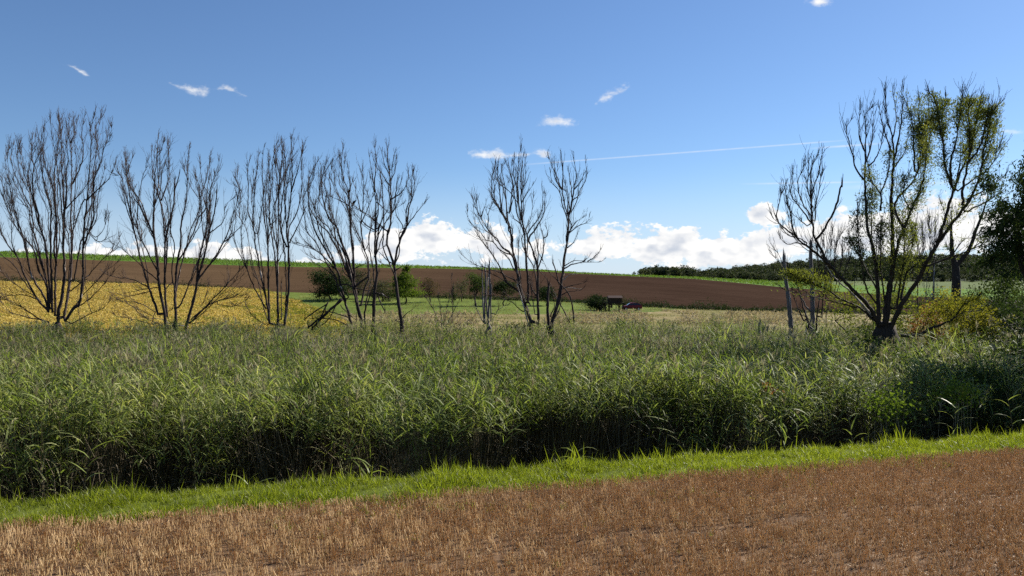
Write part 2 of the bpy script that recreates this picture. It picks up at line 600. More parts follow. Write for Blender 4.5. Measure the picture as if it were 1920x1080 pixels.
# --- the big base sheet out to the horizon
b = MB()
b.add([(-9000, -9000, -9), (9000, -9000, -9), (9000, 9000, -9), (-9000, 9000, -9)], [[0, 1, 2, 3]])
tag(b.obj('ground', M_far), 'wide green and brown farmland reaching to the horizon', kind='structure')

# --- stubble field, verge with its bank, marsh floor
xs = np.linspace(-80, 80, 321)
tt = np.linspace(0, 1, 90)[:, None]
yy = -60 + (field_edge(xs)[None, :] + 60) * tt ** 0.5
XX = np.ones_like(tt) * xs
rn = rs(3).normal(size=yy.shape) * 0.012
rn[-1] = 0
zz = field_z(yy) + rn
grid(np.dstack([XX, yy]), zz, 'stubble_field', M_soil, 'brown harvested stubble field in the foreground')


def bank(t):        # t = metres beyond the stubble edge
    return np.interp(t, [0, 1.05, 1.4, 2.6, 3.5], [0, 0.0, -0.16, -1.9, -2.25])


tm = np.array([0, .3, .6, .9, 1.1, 1.4, 1.8, 2.2, 2.7, 3.1, 3.5])[:, None]
yy = field_edge(xs)[None, :] + tm
zz = field_z(field_edge(xs))[None, :] + bank(tm) * 1.0
zlow = marsh_z(yy[-1])
k = np.interp(tm, [1.3, 3.5], [0, 1])
zz = zz * (1 - k) + np.minimum(zz, zlow + (1 - k) * 1.0) * k
zz[-1] = zlow
rn = rs(4).normal(size=yy.shape) * 0.02
rn[0] = rn[-1] = 0
grid(np.dstack([np.ones_like(tm) * xs, yy]), zz + rn, 'grass_verge', M_verge, 'narrow bright green grass verge along the stubble')
VERGE = (xs.copy(), tm[:, 0].copy(), zz.copy())
y0 = yy[-1]
tt = np.linspace(0, 1, 50)[:, None]
yy = y0 + (60 - y0) * tt
zz = marsh_z(yy)
zz[-1] = 0.1
grid(np.dstack([np.ones_like(tt) * xs, yy]), zz, 'marsh', M_mud, 'dark marshy ground under the reeds')

# --- valley floor: crop on the left, hay meadow and lawn on the right
PSPLIT = lambda Y: np.interp(Y, [60, 100, 125, 150, YB], [660, 640, 610, 560, 486])
YMID = lambda px: np.interp(px, [450, 700, 1000, 1150, 1210, 1260, 1320], [128, 130, 132, 138, 148, 168, YB - 0.4])
polar('crop_field', lambda t, s: -1900 + t * (PSPLIT(60 + s * (YB - 60)) + 1900), lambda px, s: 60 + s * (YB - 60), 50, 160, M_cropground,
      'yellow ripening crop field behind the bare trees on the left')
pxr = lambda t, s, Y: PSPLIT(Y) + (3900 - PSPLIT(Y)) * t ** 1.6


def right_sheet(name, ya, yb, nr, mat, label, rough):
    s = np.linspace(0, 1, nr)[:, None] * np.ones(260)
    t = np.ones(nr)[:, None] * np.linspace(0, 1, 260)
    Y = np.full(s.shape, 120.0)
    for _ in range(6):
        px = pxr(t, s, Y)
        Y = ya(px) + s * (yb(px) - ya(px))
    px = pxr(t, s, Y)
    z = H(px, Y)
    n = rs(9).normal(size=z.shape) * rough
    n[0] = n[-1] = 0
    n[:, 0] = 0
    return grid(np.dstack([(px - 960) / F * Y, Y]), z + n, name, mat, label)


right_sheet('hay_meadow', lambda px: 60 + 0 * px, YMID, 60, M_meadow, 'mown straw coloured hay meadow behind the reeds', 0.05)
right_sheet('orchard_lawn', YMID, lambda px: YB + 0 * px, 24, M_lawn, 'bright green lawn under the orchard trees', 0.03)
polar('ploughed_field', lambda t, s: -1900 + t * 5800, lambda px, s: YB + s * (YC - YB), 60, 240, M_plough,
      'brown ploughed field on the rising slope', 0.10, 5)
polar('green_strip', lambda t, s: -1900 + t * 5800, lambda px, s: YC + s * (YG - YC), 14, 300, M_greenfield,
      'green crop strip along the crest of the hill', 0.12, 6)
polar('back_slope', lambda t, s: -1900 + t * 5800, lambda px, s: YG + s * (3000 - YG), 40, 160, M_far, 'far farmland behind the hill crest')
# wooded hill on the right horizon
hp = np.linspace(1250, 3900, 200)[None, :]
hY = np.linspace(820, 1600, 26)[:, None]
ht = np.interp(hp, [1250, 1330, 1400, 1473, 1573, 1700, 1838, 1920, 2300, 3900], [545, 525, 516, 509, 500, 496, 494, 492, 480, 470])
kk = np.clip((hY - 820) / 480, 0, 1)
kk = kk * kk * (3 - 2 * kk)
hz = (1 - kk) * (zpy(531, 820)) + kk * zpy(ht, 1300) - np.clip((hY - 1350) / 250, 0, 1) * 30
hz = np.where(hY <= 821, -6, hz)
M_hill = ground_mat('wood_floor', [(0, (0.012, 0.02, 0.01)), (1, (0.03, 0.045, 0.02))], 0.05, fine=0.5)
grid(np.dstack([(hp - 960) / F * hY * np.ones_like(hz), hY * np.ones_like(hz)]), hz, 'hill', M_hill, 'wooded hill on the right horizon')


# ----------------------------------------------------------------- scattered vegetation
def scatter(name, P, rot, scl, idx, meshes, label):
    me = bpy.data.meshes.new(name)
    n = len(P)
    me.vertices.add(n)
    me.vertices.foreach_set('co', np.asarray(P, np.float32).ravel())
    for nm, typ, dat, key in (('rot', 'FLOAT_VECTOR', rot, 'vector'), ('scl', 'FLOAT_VECTOR', scl, 'vector'), ('idx', 'INT', idx, 'value')):
        a = me.attributes.new(nm, typ, 'POINT')
        a.data.foreach_set(key, np.asarray(dat, np.int32 if typ == 'INT' else np.float32).ravel())
    o = bpy.data.objects.new(name, me)
    COL.objects.link(o)
    g = bpy.data.node_groups.new(name, 'GeometryNodeTree')
    g.interface.new_socket('Geometry', in_out='INPUT', socket_type='NodeSocketGeometry')
    g.interface.new_socket('Geometry', in_out='OUTPUT', socket_type='NodeSocketGeometry')
    N, L = g.nodes.new, g.links.new
    gi, go = N('NodeGroupInput'), N('NodeGroupOutput')
    ip = N('GeometryNodeInstanceOnPoints')
    ip.inputs['Pick Instance'].default_value = True
    j = N('GeometryNodeJoinGeometry')
    for sm in reversed(meshes):          # the join node lists its inputs last first
        so = bpy.data.objects.new(name + '_piece', sm)      # never linked to the scene, only a shape
        oi = N('GeometryNodeObjectInfo')
        oi.inputs['Object'].default_value = so
        g2 = N('GeometryNodeGeometryToInstance')
        L(oi.outputs['Geometry'], g2.inputs[0])
        L(g2.outputs[0], j.inputs[0])
    L(j.outputs[0], ip.inputs['Instance'])
    L(gi.outputs[0], ip.inputs['Points'])

    def attr(nm, typ):
        a = N('GeometryNodeInputNamedAttribute')
        a.data_type = typ
        a.inputs['Name'].default_value = nm
        return next(s for s in a.outputs if s.enabled and s.name == 'Attribute')
    er = N('FunctionNodeEulerToRotation')
    L(attr('rot', 'FLOAT_VECTOR'), er.inputs[0])
    L(er.outputs[0], ip.inputs['Rotation'])
    L(attr('scl', 'FLOAT_VECTOR'), ip.inputs['Scale'])
    L(attr('idx', 'INT'), ip.inputs['Instance Index'])
    L(ip.outputs[0], go.inputs[0])
    md = o.modifiers.new('scatter', 'NODES')
    md.node_group = g
    return tag(o, label, kind='stuff')


def smooth_noise(x, y, seed, scale):
    """cheap value noise for patchiness"""
    r = rs(seed)
    out = np.zeros(np.broadcast(x, y).shape)
    for k in range(9):
        a = r.uniform(0, 2 * np.pi)
        f = r.uniform(.5, 2.2) / scale
        out += np.sin((np.cos(a) * x + np.sin(a) * y) * f * 2 * np.pi + r.uniform(0, 7))
    return out / 3.0


# --- stubble stalks
M_straw = leaf_mat('stubble_straw', [(0, (0.335, 0.218, 0.100)), (0.45, (0.56, 0.390, 0.195)), (0.8, (0.70, 0.52, 0.285)), (1, (0.80, 0.65, 0.43))], 0.30, 0.55, 0.3, 0.12, 0.5, (1, .85, .6))


def stub_mesh(seed):
    r = rs(seed)
    b = MB()
    for _ in range(8):
        x, y = r.uniform(-.05, .05), r.uniform(-.016, .016)
        h = r.uniform(.075, .135)
        l = r.normal(size=2) * .022
        b.tube([(x, y, -.01), (x + l[0] * .5, y + l[1] * .5, h * .5), (x + l[0], y + l[1], h)], [.003, .0027, .0025], 3)
    for _ in range(2):
        b.blade((r.uniform(-.05, .05), r.uniform(-.03, .03), r.uniform(0, .08)), (r.normal(), r.normal(), .5), r.uniform(.05, .12), .005, .4, r, 2)
    if seed % 3 == 0:
        b.tube([(r.uniform(-.06, .06), r.uniform(-.06, .06), .015), (r.uniform(-.12, .12), r.uniform(-.12, .12), .03)], .003, 3)
    return b.mesh('stubble', M_straw)


def ruts(x, y):
    """wheel tracks parallel to the verge: 0 = bare, 1 = full stubble"""
    d = field_edge(x) - y
    k = np.ones_like(x)
    for c, w, x0, x1, lo in ((2.55, .12, 1.0, 3.4, .22), (2.55, .16, 3.4, 9.0, .6), (4.2, .15, 1.5, 9, .65), (2.6, .13, -6, 1, .6)):
        m = np.exp(-((d - c + 0.10 * np.sin(x * 2.1)) / w) ** 2) * ((x > x0) & (x < x1))
        k = np.minimum(k, 1 - (1 - lo) * m)
    return k


r = rs(11)
# drilled rows run parallel to the verge
ca = math.atan(0.34)
rows, pts = 0.135, []
for i in range(0, 130):
    d = i * rows + 0.05
    u = np.arange(-20, 30, 0.062)
    u = u + r.normal(size=u.size) * .025
    x = u * math.cos(ca) + d * math.sin(ca)
    y = 9.85 + u * math.sin(ca) - d * math.cos(ca) + r.normal(size=u.size) * .010
    ok = (y > 3.4) & (np.abs(x) < 0.82 * y + 5.5)
    pts.append(np.stack([x[ok], y[ok]], 1))
P2 = np.vstack(pts)
kr = ruts(P2[:, 0], P2[:, 1])
nz = smooth_noise(P2[:, 0], P2[:, 1], 5, 2.6)
keep = r.uniform(size=len(P2)) < np.clip(0.97 * kr + 0.06 * nz, 0.04, 1)
P2, kr, nz = P2[keep], kr[keep], nz[keep]
n = len(P2)
P = np.column_stack([P2, field_z(P2[:, 1]) - .004])
rot = np.column_stack([r.normal(size=n) * .06, r.normal(size=n) * .06, ca + r.choice([0, np.pi], n) + r.normal(size=n) * .3])
sc = np.clip(1.0 + .10 * nz + r.normal(size=n) * .09, .5, 1.4) * (0.45 + .55 * kr)
scatter('stubble', P, rot, np.column_stack([np.ones(n), np.ones(n), sc]), r.randint(0, 7, n), [stub_mesh(s) for s in range(7)], 'short cut brown cereal stalks standing in rows')

# --- grass blades of the verge, weeds in the stubble
GREENS = [(0, (0.06, 0.095, 0.010)), (0.4, (0.155, 0.180, 0.016)), (0.75, (0.255, 0.275, 0.028)), (0.93, (0.33, 0.35, 0.07)), (1, (0.38, 0.35, 0.15))]
M_grass = leaf_mat('verge_grass', GREENS, 0.58, 0.42, 0.35, 0.15, 0.9, (1.1, 1.2, 0.5))


def grass_mesh(seed, nb=16, h0=.07, h1=.19, rad=.07, w=.006, up=1.5):
    r = rs(seed)
    b = MB()
    for _ in range(nb):
        a = r.uniform(0, 6.28)
        q = rad * math.sqrt(r.uniform())
        b.blade((q * math.cos(a), q * math.sin(a), -.01), (r.normal() * .5, r.normal() * .5, up), r.uniform(h0, h1), w * r.uniform(.7, 1.4), r.uniform(.08, .42), r, 4, 0, np.array([.8, 1, .8, .5, 0]))
    return b.mesh('grass', M_grass)


def verge_z(x, t):
    X, Tm, Z = VERGE
    xi = np.clip((x - X[0]) / (X[1] - X[0]), 0, len(X) - 1.001)
    i = xi.astype(int)
    ti = np.clip(np.searchsorted(Tm, t, side='right') - 1, 0, len(Tm) - 2)
    f = np.clip((t - Tm[ti]) / (Tm[ti + 1] - Tm[ti]), 0, 1)
    return Z[ti, i] * (1 - f) + Z[ti + 1, i] * f


r = rs(21)
n = 21000
x = r.uniform(-17, 30, n)
t = r.beta(1.25, 1.25, n) * 1.58 - .12 + 0.10 * smooth_noise(x, x * 0, 3, 3.0)
y = field_edge(x) + t
ok = (np.abs(x) < .85 * y + 6) & (t > -.35)
x, y, t = x[ok], y[ok], t[ok]
n = len(x)
z = np.where(t < 0, field_z(y), verge_z(x, np.maximum(t, 0)))
tall = np.clip(.75 + .28 * smooth_noise(x, y, 8, 1.3) + .30 * np.clip(t - .7, 0, 1) + r.normal(size=n) * .15, .35, 1.7)
big = r.uniform(size=n) < .11 * (t > .8)
idx = np.where(big, r.randint(6, 8, n), r.randint(0, 6, n))
sc = np.column_stack([tall, tall, tall])
srcs = [grass_mesh(s) for s in range(6)] + [grass_mesh(s, 4, .16, .36, .05, .009, 2.4) for s in (40, 41)]
scatter('verge_grass', np.column_stack([x, y, z]), np.column_stack([r.normal(size=n) * .12, r.normal(size=n) * .12, r.uniform(0, 6.28, n)]), sc, idx, srcs, 'bright green backlit grass blades on the verge')

n = 2200
x = r.uniform(-9, 15, n)
dd = np.abs(r.normal(size=n)) * .55 * r.choice([.5, 1, 3], n)
y = field_edge(x) - dd
wn = smooth_noise(x, y, 31, 2.0)
ok = (y > 4.5) & (np.abs(x) < .7 * y + 2) & (wn > .30)
x, y = x[ok], y[ok]
n = len(x)
s = r.uniform(.3, .75, n)
scatter('field_weeds', np.column_stack([x, y, field_z(y)]), np.column_stack([np.zeros(n), np.zeros(n), r.uniform(0, 6.28, n)]), np.column_stack([s, s, s]), r.randint(0, 6, n), srcs[:6], 'small patches of green weeds between the stubble')

# --- the reed bed
REED = [(0, (0.066, 0.096, 0.022)), (0.3, (0.148, 0.192, 0.050)), (0.6, (0.245, 0.282, 0.094)), (0.85, (0.36, 0.365, 0.155)), (1, (0.50, 0.45, 0.25))]
M_reed = leaf_mat('reed_leaf', REED, 0.42, 0.55, 0.16, 0.28, 0.16, (1.05, 1.15, 0.5))
M_stem = leaf_mat('reed_stem', [(0, (0.025, 0.022, 0.012)), (0.6, (0.070, 0.056, 0.032)), (1, (0.20, 0.165, 0.10))], 0.1, 0.5, 0.3)
M_plume = leaf_mat('reed_plume', [(0, (0.17, 0.15, 0.10)), (0.6, (0.29, 0.26, 0.175)), (1, (0.43, 0.39, 0.27))], 0.4, 0.8, 0.1)
MREED = [M_reed, M_stem, M_plume]


def reed_mesh(seed, ns=13, plume=.35, lean=.32, h=2.55, leafy=13, rad=.42, wind=(.16, -.05), low=.36):
    r = rs(seed)
    b = MB()
    for _ in range(ns):
        a, q = r.uniform(0, 6.28), rad * math.sqrt(r.uniform())
        base = np.array([q * math.cos(a), q * math.sin(a), 0.0])
        hh = h * r.uniform(.80, 1.04)
        L = np.array([r.normal() * lean + wind[0] * 2, r.normal() * lean + wind[1] * 2, 0])
        tt = np.linspace(0, 1, 6)
        pts = base + tt[:, None] ** 1.8 * L + np.array([0, 0, 1]) * (tt * hh)[:, None]
        b.tube(pts, np.linspace(.0065, .0035, 6), 3, 1, cap=False)
        tang = norm(np.gradient(pts, axis=0))
        ang = r.uniform(0, 6.28)
        for li in range(leafy):
            s = low + (1 - low) * (li + r.uniform(0, .9)) / leafy
            p = np.array([np.interp(s, tt, pts[:, c]) for c in range(3)])
            ang += np.pi + r.normal() * .6
            out = np.array([math.cos(ang), math.sin(ang), 0]) + np.array([wind[0] * 4.5, wind[1] * 2, 0])
            d = np.array([0, 0, 1]) * r.uniform(.5, 1.3) + out
            b.blade(p, d, r.uniform(.30, .62) * (1.05 - .25 * s), r.uniform(.014, .029), r.uniform(.08, .40), r, 4, 0)
        if r.uniform() < plume:
            p = pts[-1]
            for _ in range(11):
                d = np.array([r.normal() * .35 + .35, r.normal() * .35, 1.0])
                b.blade(p + np.array([0, 0, r.uniform(-.05, .06)]), d, r.uniform(.12, .24), r.uniform(.012, .026), r.uniform(.15, .5), r, 2, 2, np.array([.6, 1, .1]))
    return b.mesh('reed', MREED)


r = rs(33)
cand = []
for (ya, yb, dens) in ((11.0, 21.0, 4.2), (21.0, 27.0, 2.8), (27.0, 46.5, 2.2)):
    w = lambda yv: .78 * yv + 7.0
    area = (w(ya) + w(yb)) * (yb - ya)
    m = int(area * dens)
    yv = r.uniform(ya, yb, m)
    xv = r.uniform(-1, 1, m) * w(yb)
    ok = np.abs(xv) < w(yv)
    cand.append(np.stack([xv[ok], yv[ok]], 1))
P2 = np.vstack(cand)
fr = reed_front(P2[:, 0])
P2 = P2[(P2[:, 1] > fr) & (P2[:, 1] > field_edge(P2[:, 0]) + 3.0)]
# clearings: a dark gap left of the willow, the willow's own foot
d1 = np.hypot((P2[:, 0] - 9.3) / 1.7, (P2[:, 1] - 23.0) / 1.6)
d2 = np.hypot((P2[:, 0] - 15.6) / .8, (P2[:, 1] - 32) / .8)
hole = smooth_noise(P2[:, 0], P2[:, 1], 46, 2.6) + .5 * smooth_noise(P2[:, 0], P2[:, 1], 47, 1.2) > 1.15
P2 = P2[(d1 > 1) & (d2 > 1) & ~hole]
n = len(P2)
x, y = P2.T
z = marsh_z(y)
nz = smooth_noise(x, y, 41, 7.0)
nz2 = smooth_noise(x, y, 42, 2.2)
top = np.interp(y, [12, 20, 30, 44], [3.02, 2.98, 2.82, 2.76]) + .16 * nz + .28 * nz2 + .22 * smooth_noise(x, y, 45, 1.1) + r.normal(size=n) * .18 - np.clip((x - 6) * .03, 0, .35) * (y < 26)
front = np.clip((y - reed_front(x)) / 1.8, 0, 1)
top = top - .12 * (1 - front) * r.uniform(.0, 1.6, n)
hz = np.clip((top - z) / 2.55, .28, 1.3)
hs = np.clip(hz * .5 + .5, .6, 1.1) * r.uniform(.85, 1.2, n)
pl = smooth_noise(x, y, 43, 8.0) + .7 * np.clip((y - 14) / 12, 0, 1) + .15 - .4 * (x > 1) + r.normal(size=n) * .35
idx = np.where(pl > .55, r.randint(8, 12, n), r.randint(0, 8, n))
idx = np.where(r.uniform(size=n) < .035, 12, idx)
near = y - reed_front(x)
idx = np.where(near < 4.5, r.randint(16, 20, n), idx)
drape = smooth_noise(x, y * 0, 49, 2.1) + .6 * smooth_noise(x, y * 0, 50, .9)
idx = np.where(near < 1.3, np.where(drape > .85, r.randint(20, 23, n), r.randint(13, 16, n)), idx)
srcs_reed = [reed_mesh(s, 13, .10, .34) for s in range(8)] + [reed_mesh(s, 13, .50, .26, 2.65, 9) for s in range(20, 24)] + [reed_mesh(60, 10, .3, .75, 2.4, 3)] + [reed_mesh(s, 16, .05, .20, 2.55, 6, .4, (.05, -.05), .83) for s in (80, 81, 82)] + [reed_mesh(s, 15, .15, .30, 2.55, 8, .42, (.14, -.05), .70) for s in (90, 91, 92, 93)] + [reed_mesh(s, 13, .05, .40, 2.3, 11, .42, (.12, -.22), .42) for s in (95, 96, 97)]
rz = r.uniform(0, 6.28, n)
rz = np.where(r.uniform(size=n) < .8, r.normal(size=n) * .5 + .5 * smooth_noise(x, y, 48, 9), rz)
scatter('reed_bed', np.column_stack([x, y, z - .02]), np.column_stack([r.normal(size=n) * .07, r.normal(size=n) * .07, rz]), np.column_stack([hs, hs, hz]), idx, srcs_reed, 'dense grey green reed bed filling the marsh')

# dry stalks fallen forward out of the reed front
M_dry = leaf_mat('dry_stalk', [(0, (0.10, 0.08, 0.055)), (0.6, (0.20, 0.16, 0.105)), (1, (0.32, 0.27, 0.19))], 0.1, 0.7, 0.1)
r = rs(71)
b = MB()
for _ in range(900):
    x0 = r.uniform(-14, 18)
    y0 = reed_front(x0) + r.uniform(-.1, 1.2)
    L = r.uniform(1.3, 2.9)
    an = r.normal() * .55
    base = np.array([x0, y0, .05])
    tip = base + np.array([math.sin(an) * L, -r.uniform(.0, .28) * L, math.cos(an) * L * r.uniform(.6, .95)])
    mid = (base + tip) / 2 + np.array([0, .1, .18 * L])
    b.tube([base, mid, tip], [.008, .006, .003], 3, cap=False)
    if r.uniform() < .3:
        for _ in range(3):
            b.blade(mid + (tip - mid) * r.uniform(), r.normal(size=3) + [0, -.3, .3], r.uniform(.2, .4), .016, .6, r, 3)
tag(b.obj('dry_stalks', M_dry), 'pale dry stalks leaning out of the dark reed front', kind='stuff')
# ----------------------------------------------------------------- crop, hedges, woods
M_yellow = leaf_mat('ripe_crop', [(0, (0.34, 0.245, 0.060)), (0.45, (0.49, 0.36, 0.095)), (0.8, (0.60, 0.46, 0.13)), (1, (0.45, 0.42, 0.10))], 0.35, 0.6, 0.2, 0.10, 0.05)
M_yelgreen = leaf_mat('green_crop', [(0, (0.12, 0.14, 0.02)), (0.6, (0.24, 0.24, 0.032)), (1, (0.42, 0.33, 0.05))], 0.35, 0.6, 0.2, 0.1, 0.08)


def crop_mesh(seed, mat):
    r = rs(seed)
    b = MB()
    c = r.normal(size=(46, 3)) * [.34, .22, .16] + [0, 0, .42]
    c[:, 2] = np.clip(c[:, 2], .05, .85)
    b.leaves(c, .24, .15, r, .2, 0, flat=1.0)
    for _ in range(5):
        x, y = r.normal(size=2) * .2
        b.tube([(x, y, 0), (x * 1.2, y * 1.2, .6)], .01, 3, cap=False)
    return b.mesh('crop_plant', mat)


r = rs(51)
pts = []
ra = R(28)                                           # drilled rows
for i in range(-420, 420):
    if i % 24 in (0, 3):          # tramlines
        continue
    u = np.arange(-240, 240, .95)
    u = u + r.normal(size=u.size) * .2
    v = i * .82 + r.normal(size=u.size) * .08
    X = -50 + u * math.cos(ra) - v * math.sin(ra)
    Y = 140 + u * math.sin(ra) + v * math.cos(ra)
    ok = (Y > 84) & (Y < YB - 2.5)
    X, Y = X[ok], Y[ok]
    px = 960 + F * X / Y
    ok = (px > -160) & (px < PSPLIT(Y) + 6 * r.normal(size=px.size))
    pts.append(np.stack([X[ok], Y[ok], px[ok]], 1))
A = np.vstack(pts)
n = len(A)
z = H(A[:, 2], A[:, 1])
s = np.clip(1.12 + .12 * smooth_noise(A[:, 0], A[:, 1], 6, 18) + r.normal(size=n) * .10, .6, 1.5)
edge = np.clip((A[:, 2] - 330) / 260, 0, 1) * .9 + .25 * smooth_noise(A[:, 0], A[:, 1], 9, 25) - .3 * (A[:, 1] - 100) / 80
idx = np.where(r.uniform(size=n) < np.clip(edge, 0.03, .8), r.randint(4, 6, n), r.randint(0, 4, n))
scatter('yellow_crop', np.column_stack([A[:, :2], z]), np.column_stack([np.zeros(n), np.zeros(n), ra + r.choice([0, np.pi], n) + r.normal(size=n) * .2]),
        np.column_stack([s, s, s]), idx, [crop_mesh(i, M_yellow) for i in range(4)] + [crop_mesh(i + 9, M_yelgreen) for i in range(2)], 'golden yellow crop plants in rows behind the bare trees')

# crop on the crest strip and tall weeds along its edge
M_crest = leaf_mat('crest_crop', [(0, (0.07, 0.12, 0.015)), (0.6, (0.13, 0.21, 0.025)), (1, (0.20, 0.27, 0.04))], 0.4, 0.6, 0.2, 0.15, 0.05)
b = MB()
n = 26000
px = r.uniform(-150, 1560, n)
Y = r.uniform(YC + 1, YG + 3, n)
zz = H(px, Y)
hgt = np.interp(px, [0, 700, 1000, 1250], [.75, .55, .35, .5])
c = np.column_stack([(px - 960) / F * Y, Y, zz + r.uniform(0, 1, n) * hgt])
b.leaves(c, 1.0, .55, r, -.4, 0, flat=.5)
tag(b.obj('crest_crop', M_crest), 'fresh green crop on the strip along the hill crest', kind='stuff')

# --- leafy hedges, bushes and trees
LG = {}


def leafset(name, stops, trans=.32, patch=.12, pscale=.4):
    LG[name] = leaf_mat(name, stops, trans, .72, .08, patch, pscale, (1.05, 1.1, .55))


leafset('dark_leaf', [(0, (0.010, 0.018, 0.008)), (.5, (0.024, 0.040, 0.014)), (1, (0.055, 0.080, 0.028))])
leafset('mid_leaf', [(0, (0.025, 0.040, 0.013)), (.5, (0.055, 0.080, 0.022)), (1, (0.11, 0.14, 0.045))])
leafset('bright_leaf', [(0, (0.05, 0.08, 0.014)), (.5, (0.105, 0.150, 0.022)), (1, (0.19, 0.24, 0.04))], .45)
leafset('grey_leaf', [(0, (0.035, 0.036, 0.022)), (.5, (0.075, 0.076, 0.045)), (1, (0.13, 0.12, 0.075))])
leafset('brown_leaf', [(0, (0.045, 0.032, 0.022)), (.5, (0.095, 0.065, 0.042)), (1, (0.15, 0.11, 0.06))])
leafset('yellow_leaf', [(0, (0.07, 0.080, 0.014)), (.5, (0.16, 0.160, 0.024)), (1, (0.30, 0.26, 0.045))], .45)
leafset('willow_leaf', [(0, (0.055, 0.070, 0.022)), (.5, (0.12, 0.140, 0.045)), (.9, (0.21, 0.215, 0.07)), (1, (0.30, 0.27, 0.07))], .5, .2, .5)
leafset('olive_leaf', [(0, (0.07, 0.085, 0.018)), (.5, (0.15, 0.17, 0.035)), (1, (0.25, 0.26, 0.06))], .45)
leafset('red_leaf', [(0, (0.10, 0.035, 0.02)), (.5, (0.22, 0.09, 0.045)), (1, (0.30, 0.17, 0.08))], .4)
leafset('wood_leaf', [(0, (0.018, 0.027, 0.017)), (.45, (0.042, 0.055, 0.030)), (1, (0.105, 0.110, 0.052))], .25, .3, .04)


def crown_points(rng, n, c, rad, nclump=26, spread=.30, hollow=.55, flat=1.0):
    """leaf positions gathered in clumps near the surface of an uneven ellipsoid"""
    c, rad = np.asarray(c, float), np.asarray(rad, float)
    d = norm(rng.normal(size=(nclump, 3)))
    q = hollow + (1 - hollow) * rng.uniform(size=(nclump, 1)) ** .6
    q *= rng.uniform(.78, 1.12, (nclump, 1))
    cc = c + d * q * rad
    k = rng.randint(0, nclump, n)
    sz = rng.uniform(.6, 1.3, nclump)[k][:, None]
    return cc[k] + rng.normal(size=(n, 3)) * rad * spread * sz * [1, 1, flat * .8], cc


def leafy(name, label, cat, px, Y, w, h, mat, seed, n=2600, leaf=.30, trunk=.16, clear=.25, shape='round', group=None, stems=1, clumps=26, zoff=0.0, bark=None, hollow=.55, spread=.30, droop=.15, narrow=.55):
    """tree or bush: trunk with limbs reaching into a clumped crown"""
    r = rs(seed)
    X = (px - 960) / F * Y
    z0 = gz(X, Y) + zoff
    root = empty(name, (X, Y, z0))
    tag(root, label, cat, group)
    b = MB()
    cz = h * (clear + (1 - clear) * .5)
    rad = np.array([w / 2, w / 2, h * (1 - clear) / 2]) * .86
    if shape == 'cone':
        cps, ccs = [], []
        for f, ww in ((.30, 1.0), (.48, .85), (.64, .62), (.80, .40), (.93, .18)):
            p, cc = crown_points(r, int(n * ww / 3.05), (0, 0, h * f), np.array([w / 2 * ww, w / 2 * ww, h * .14]), max(5, int(clumps * ww / 2.5)), .33, .4)
            cps.append(p)
            ccs.append(cc)
        cp, cc = np.vstack(cps), np.vstack(ccs)
    else:
        cp, cc = crown_points(r, n, (0, 0, cz), rad, clumps, spread, hollow)
    cp[:, 2] = np.maximum(cp[:, 2], .04 * h)
    for s in range(stems):
        bx, by = (r.normal(size=2) * .12 * w * (stems > 1))
        top = np.array([bx * 2.2, by * 2.2, cz])
        p = np.linspace([bx, by, -.15], top, 6)
        p[1:-1, :2] += r.normal(size=(4, 2)) * .03 * h
        b.tube(p, np.linspace(trunk, trunk * .45, 6), 7)
        for c in cc[r.permutation(len(cc))[:max(5, 14 // stems)]]:
            st = p[r.randint(2, 6)]
            m = (st + c) / 2 + np.array([0, 0, .06 * h])
            b.tube([st, m, c], [trunk * .35, trunk * .22, trunk * .06], 4, cap=False)
    b.obj('trunk', bark or M_wbark, root, local=True, smooth=True)
    f = MB()
    f.leaves(cp, leaf, leaf * narrow, r, droop)
    f.obj('crown', mat, root, local=True)['kind'] = 'stuff'
    return root


OG = 'fruit trees on the orchard lawn'
leafy('orchard_tree', 'dense dark round tree left on the lawn behind the leaning dead limbs', 'tree', 618, 164, 7.4, 6.6, LG['dark_leaf'], 101, 7500, .38, .2, .05, group=OG, clumps=34)
leafy('orchard_tree', 'loose grey green tree half hidden right behind the dead trunk pair', 'tree', 672, 172, 6.2, 6.9, LG['grey_leaf'], 102, 2600, .32, .16, .12, group=OG)
leafy('orchard_bush', 'low grey green bushes between dead trunks and bright conical tree', 'bush', 716, 166, 5.4, 4.6, LG['grey_leaf'], 103, 3200, .32, .12, .03, stems=3, group=OG)
leafy('orchard_tree', 'bright yellow green conical tree sunlit on the lawn', 'tree', 760, 160, 6.4, 7.8, LG['bright_leaf'], 104, 6000, .34, .18, .1, 'cone', group=OG)
leafy('orchard_tree', 'sparse brownish tree standing right of the bright conical tree', 'tree', 806, 166, 4.4, 5.6, LG['brown_leaf'], 105, 1900, .27, .13, .22, group=OG)
leafy('young_conifer', 'slim dark column shaped young tree on the lawn', 'tree', 850, 160, 1.2, 3.9, LG['dark_leaf'], 106, 500, .22, .08, .05, 'cone')
leafy('orchard_tree', 'small airy grey tree beside the slim young tree', 'tree', 866, 172, 3.8, 5.0, LG['grey_leaf'], 107, 900, .26, .12, .3, group=OG)
leafy('orchard_tree', 'tall dark fruit tree left of the splintered snag', 'tree', 892, 158, 4.8, 7.0, LG['mid_leaf'], 108, 3000, .30, .17, .32, group=OG)
leafy('orchard_tree', 'dark spreading fruit tree right of the splintered snag', 'tree', 945, 160, 5.4, 5.4, LG['dark_leaf'], 109, 3000, .30, .16, .30, group=OG)
leafy('orchard_tree', 'low dark fruit tree seen between the central dead trunks', 'tree', 1024, 164, 5.2, 4.2, LG['dark_leaf'], 110, 2600, .30, .14, .28, group=OG)
leafy('orchard_bush', 'rounded dark bush beside the raised wooden hut', 'bush', 1121, 151, 4.5, 3.2, LG['dark_leaf'], 111, 3600, .28, .12, .02, stems=3, clumps=20)

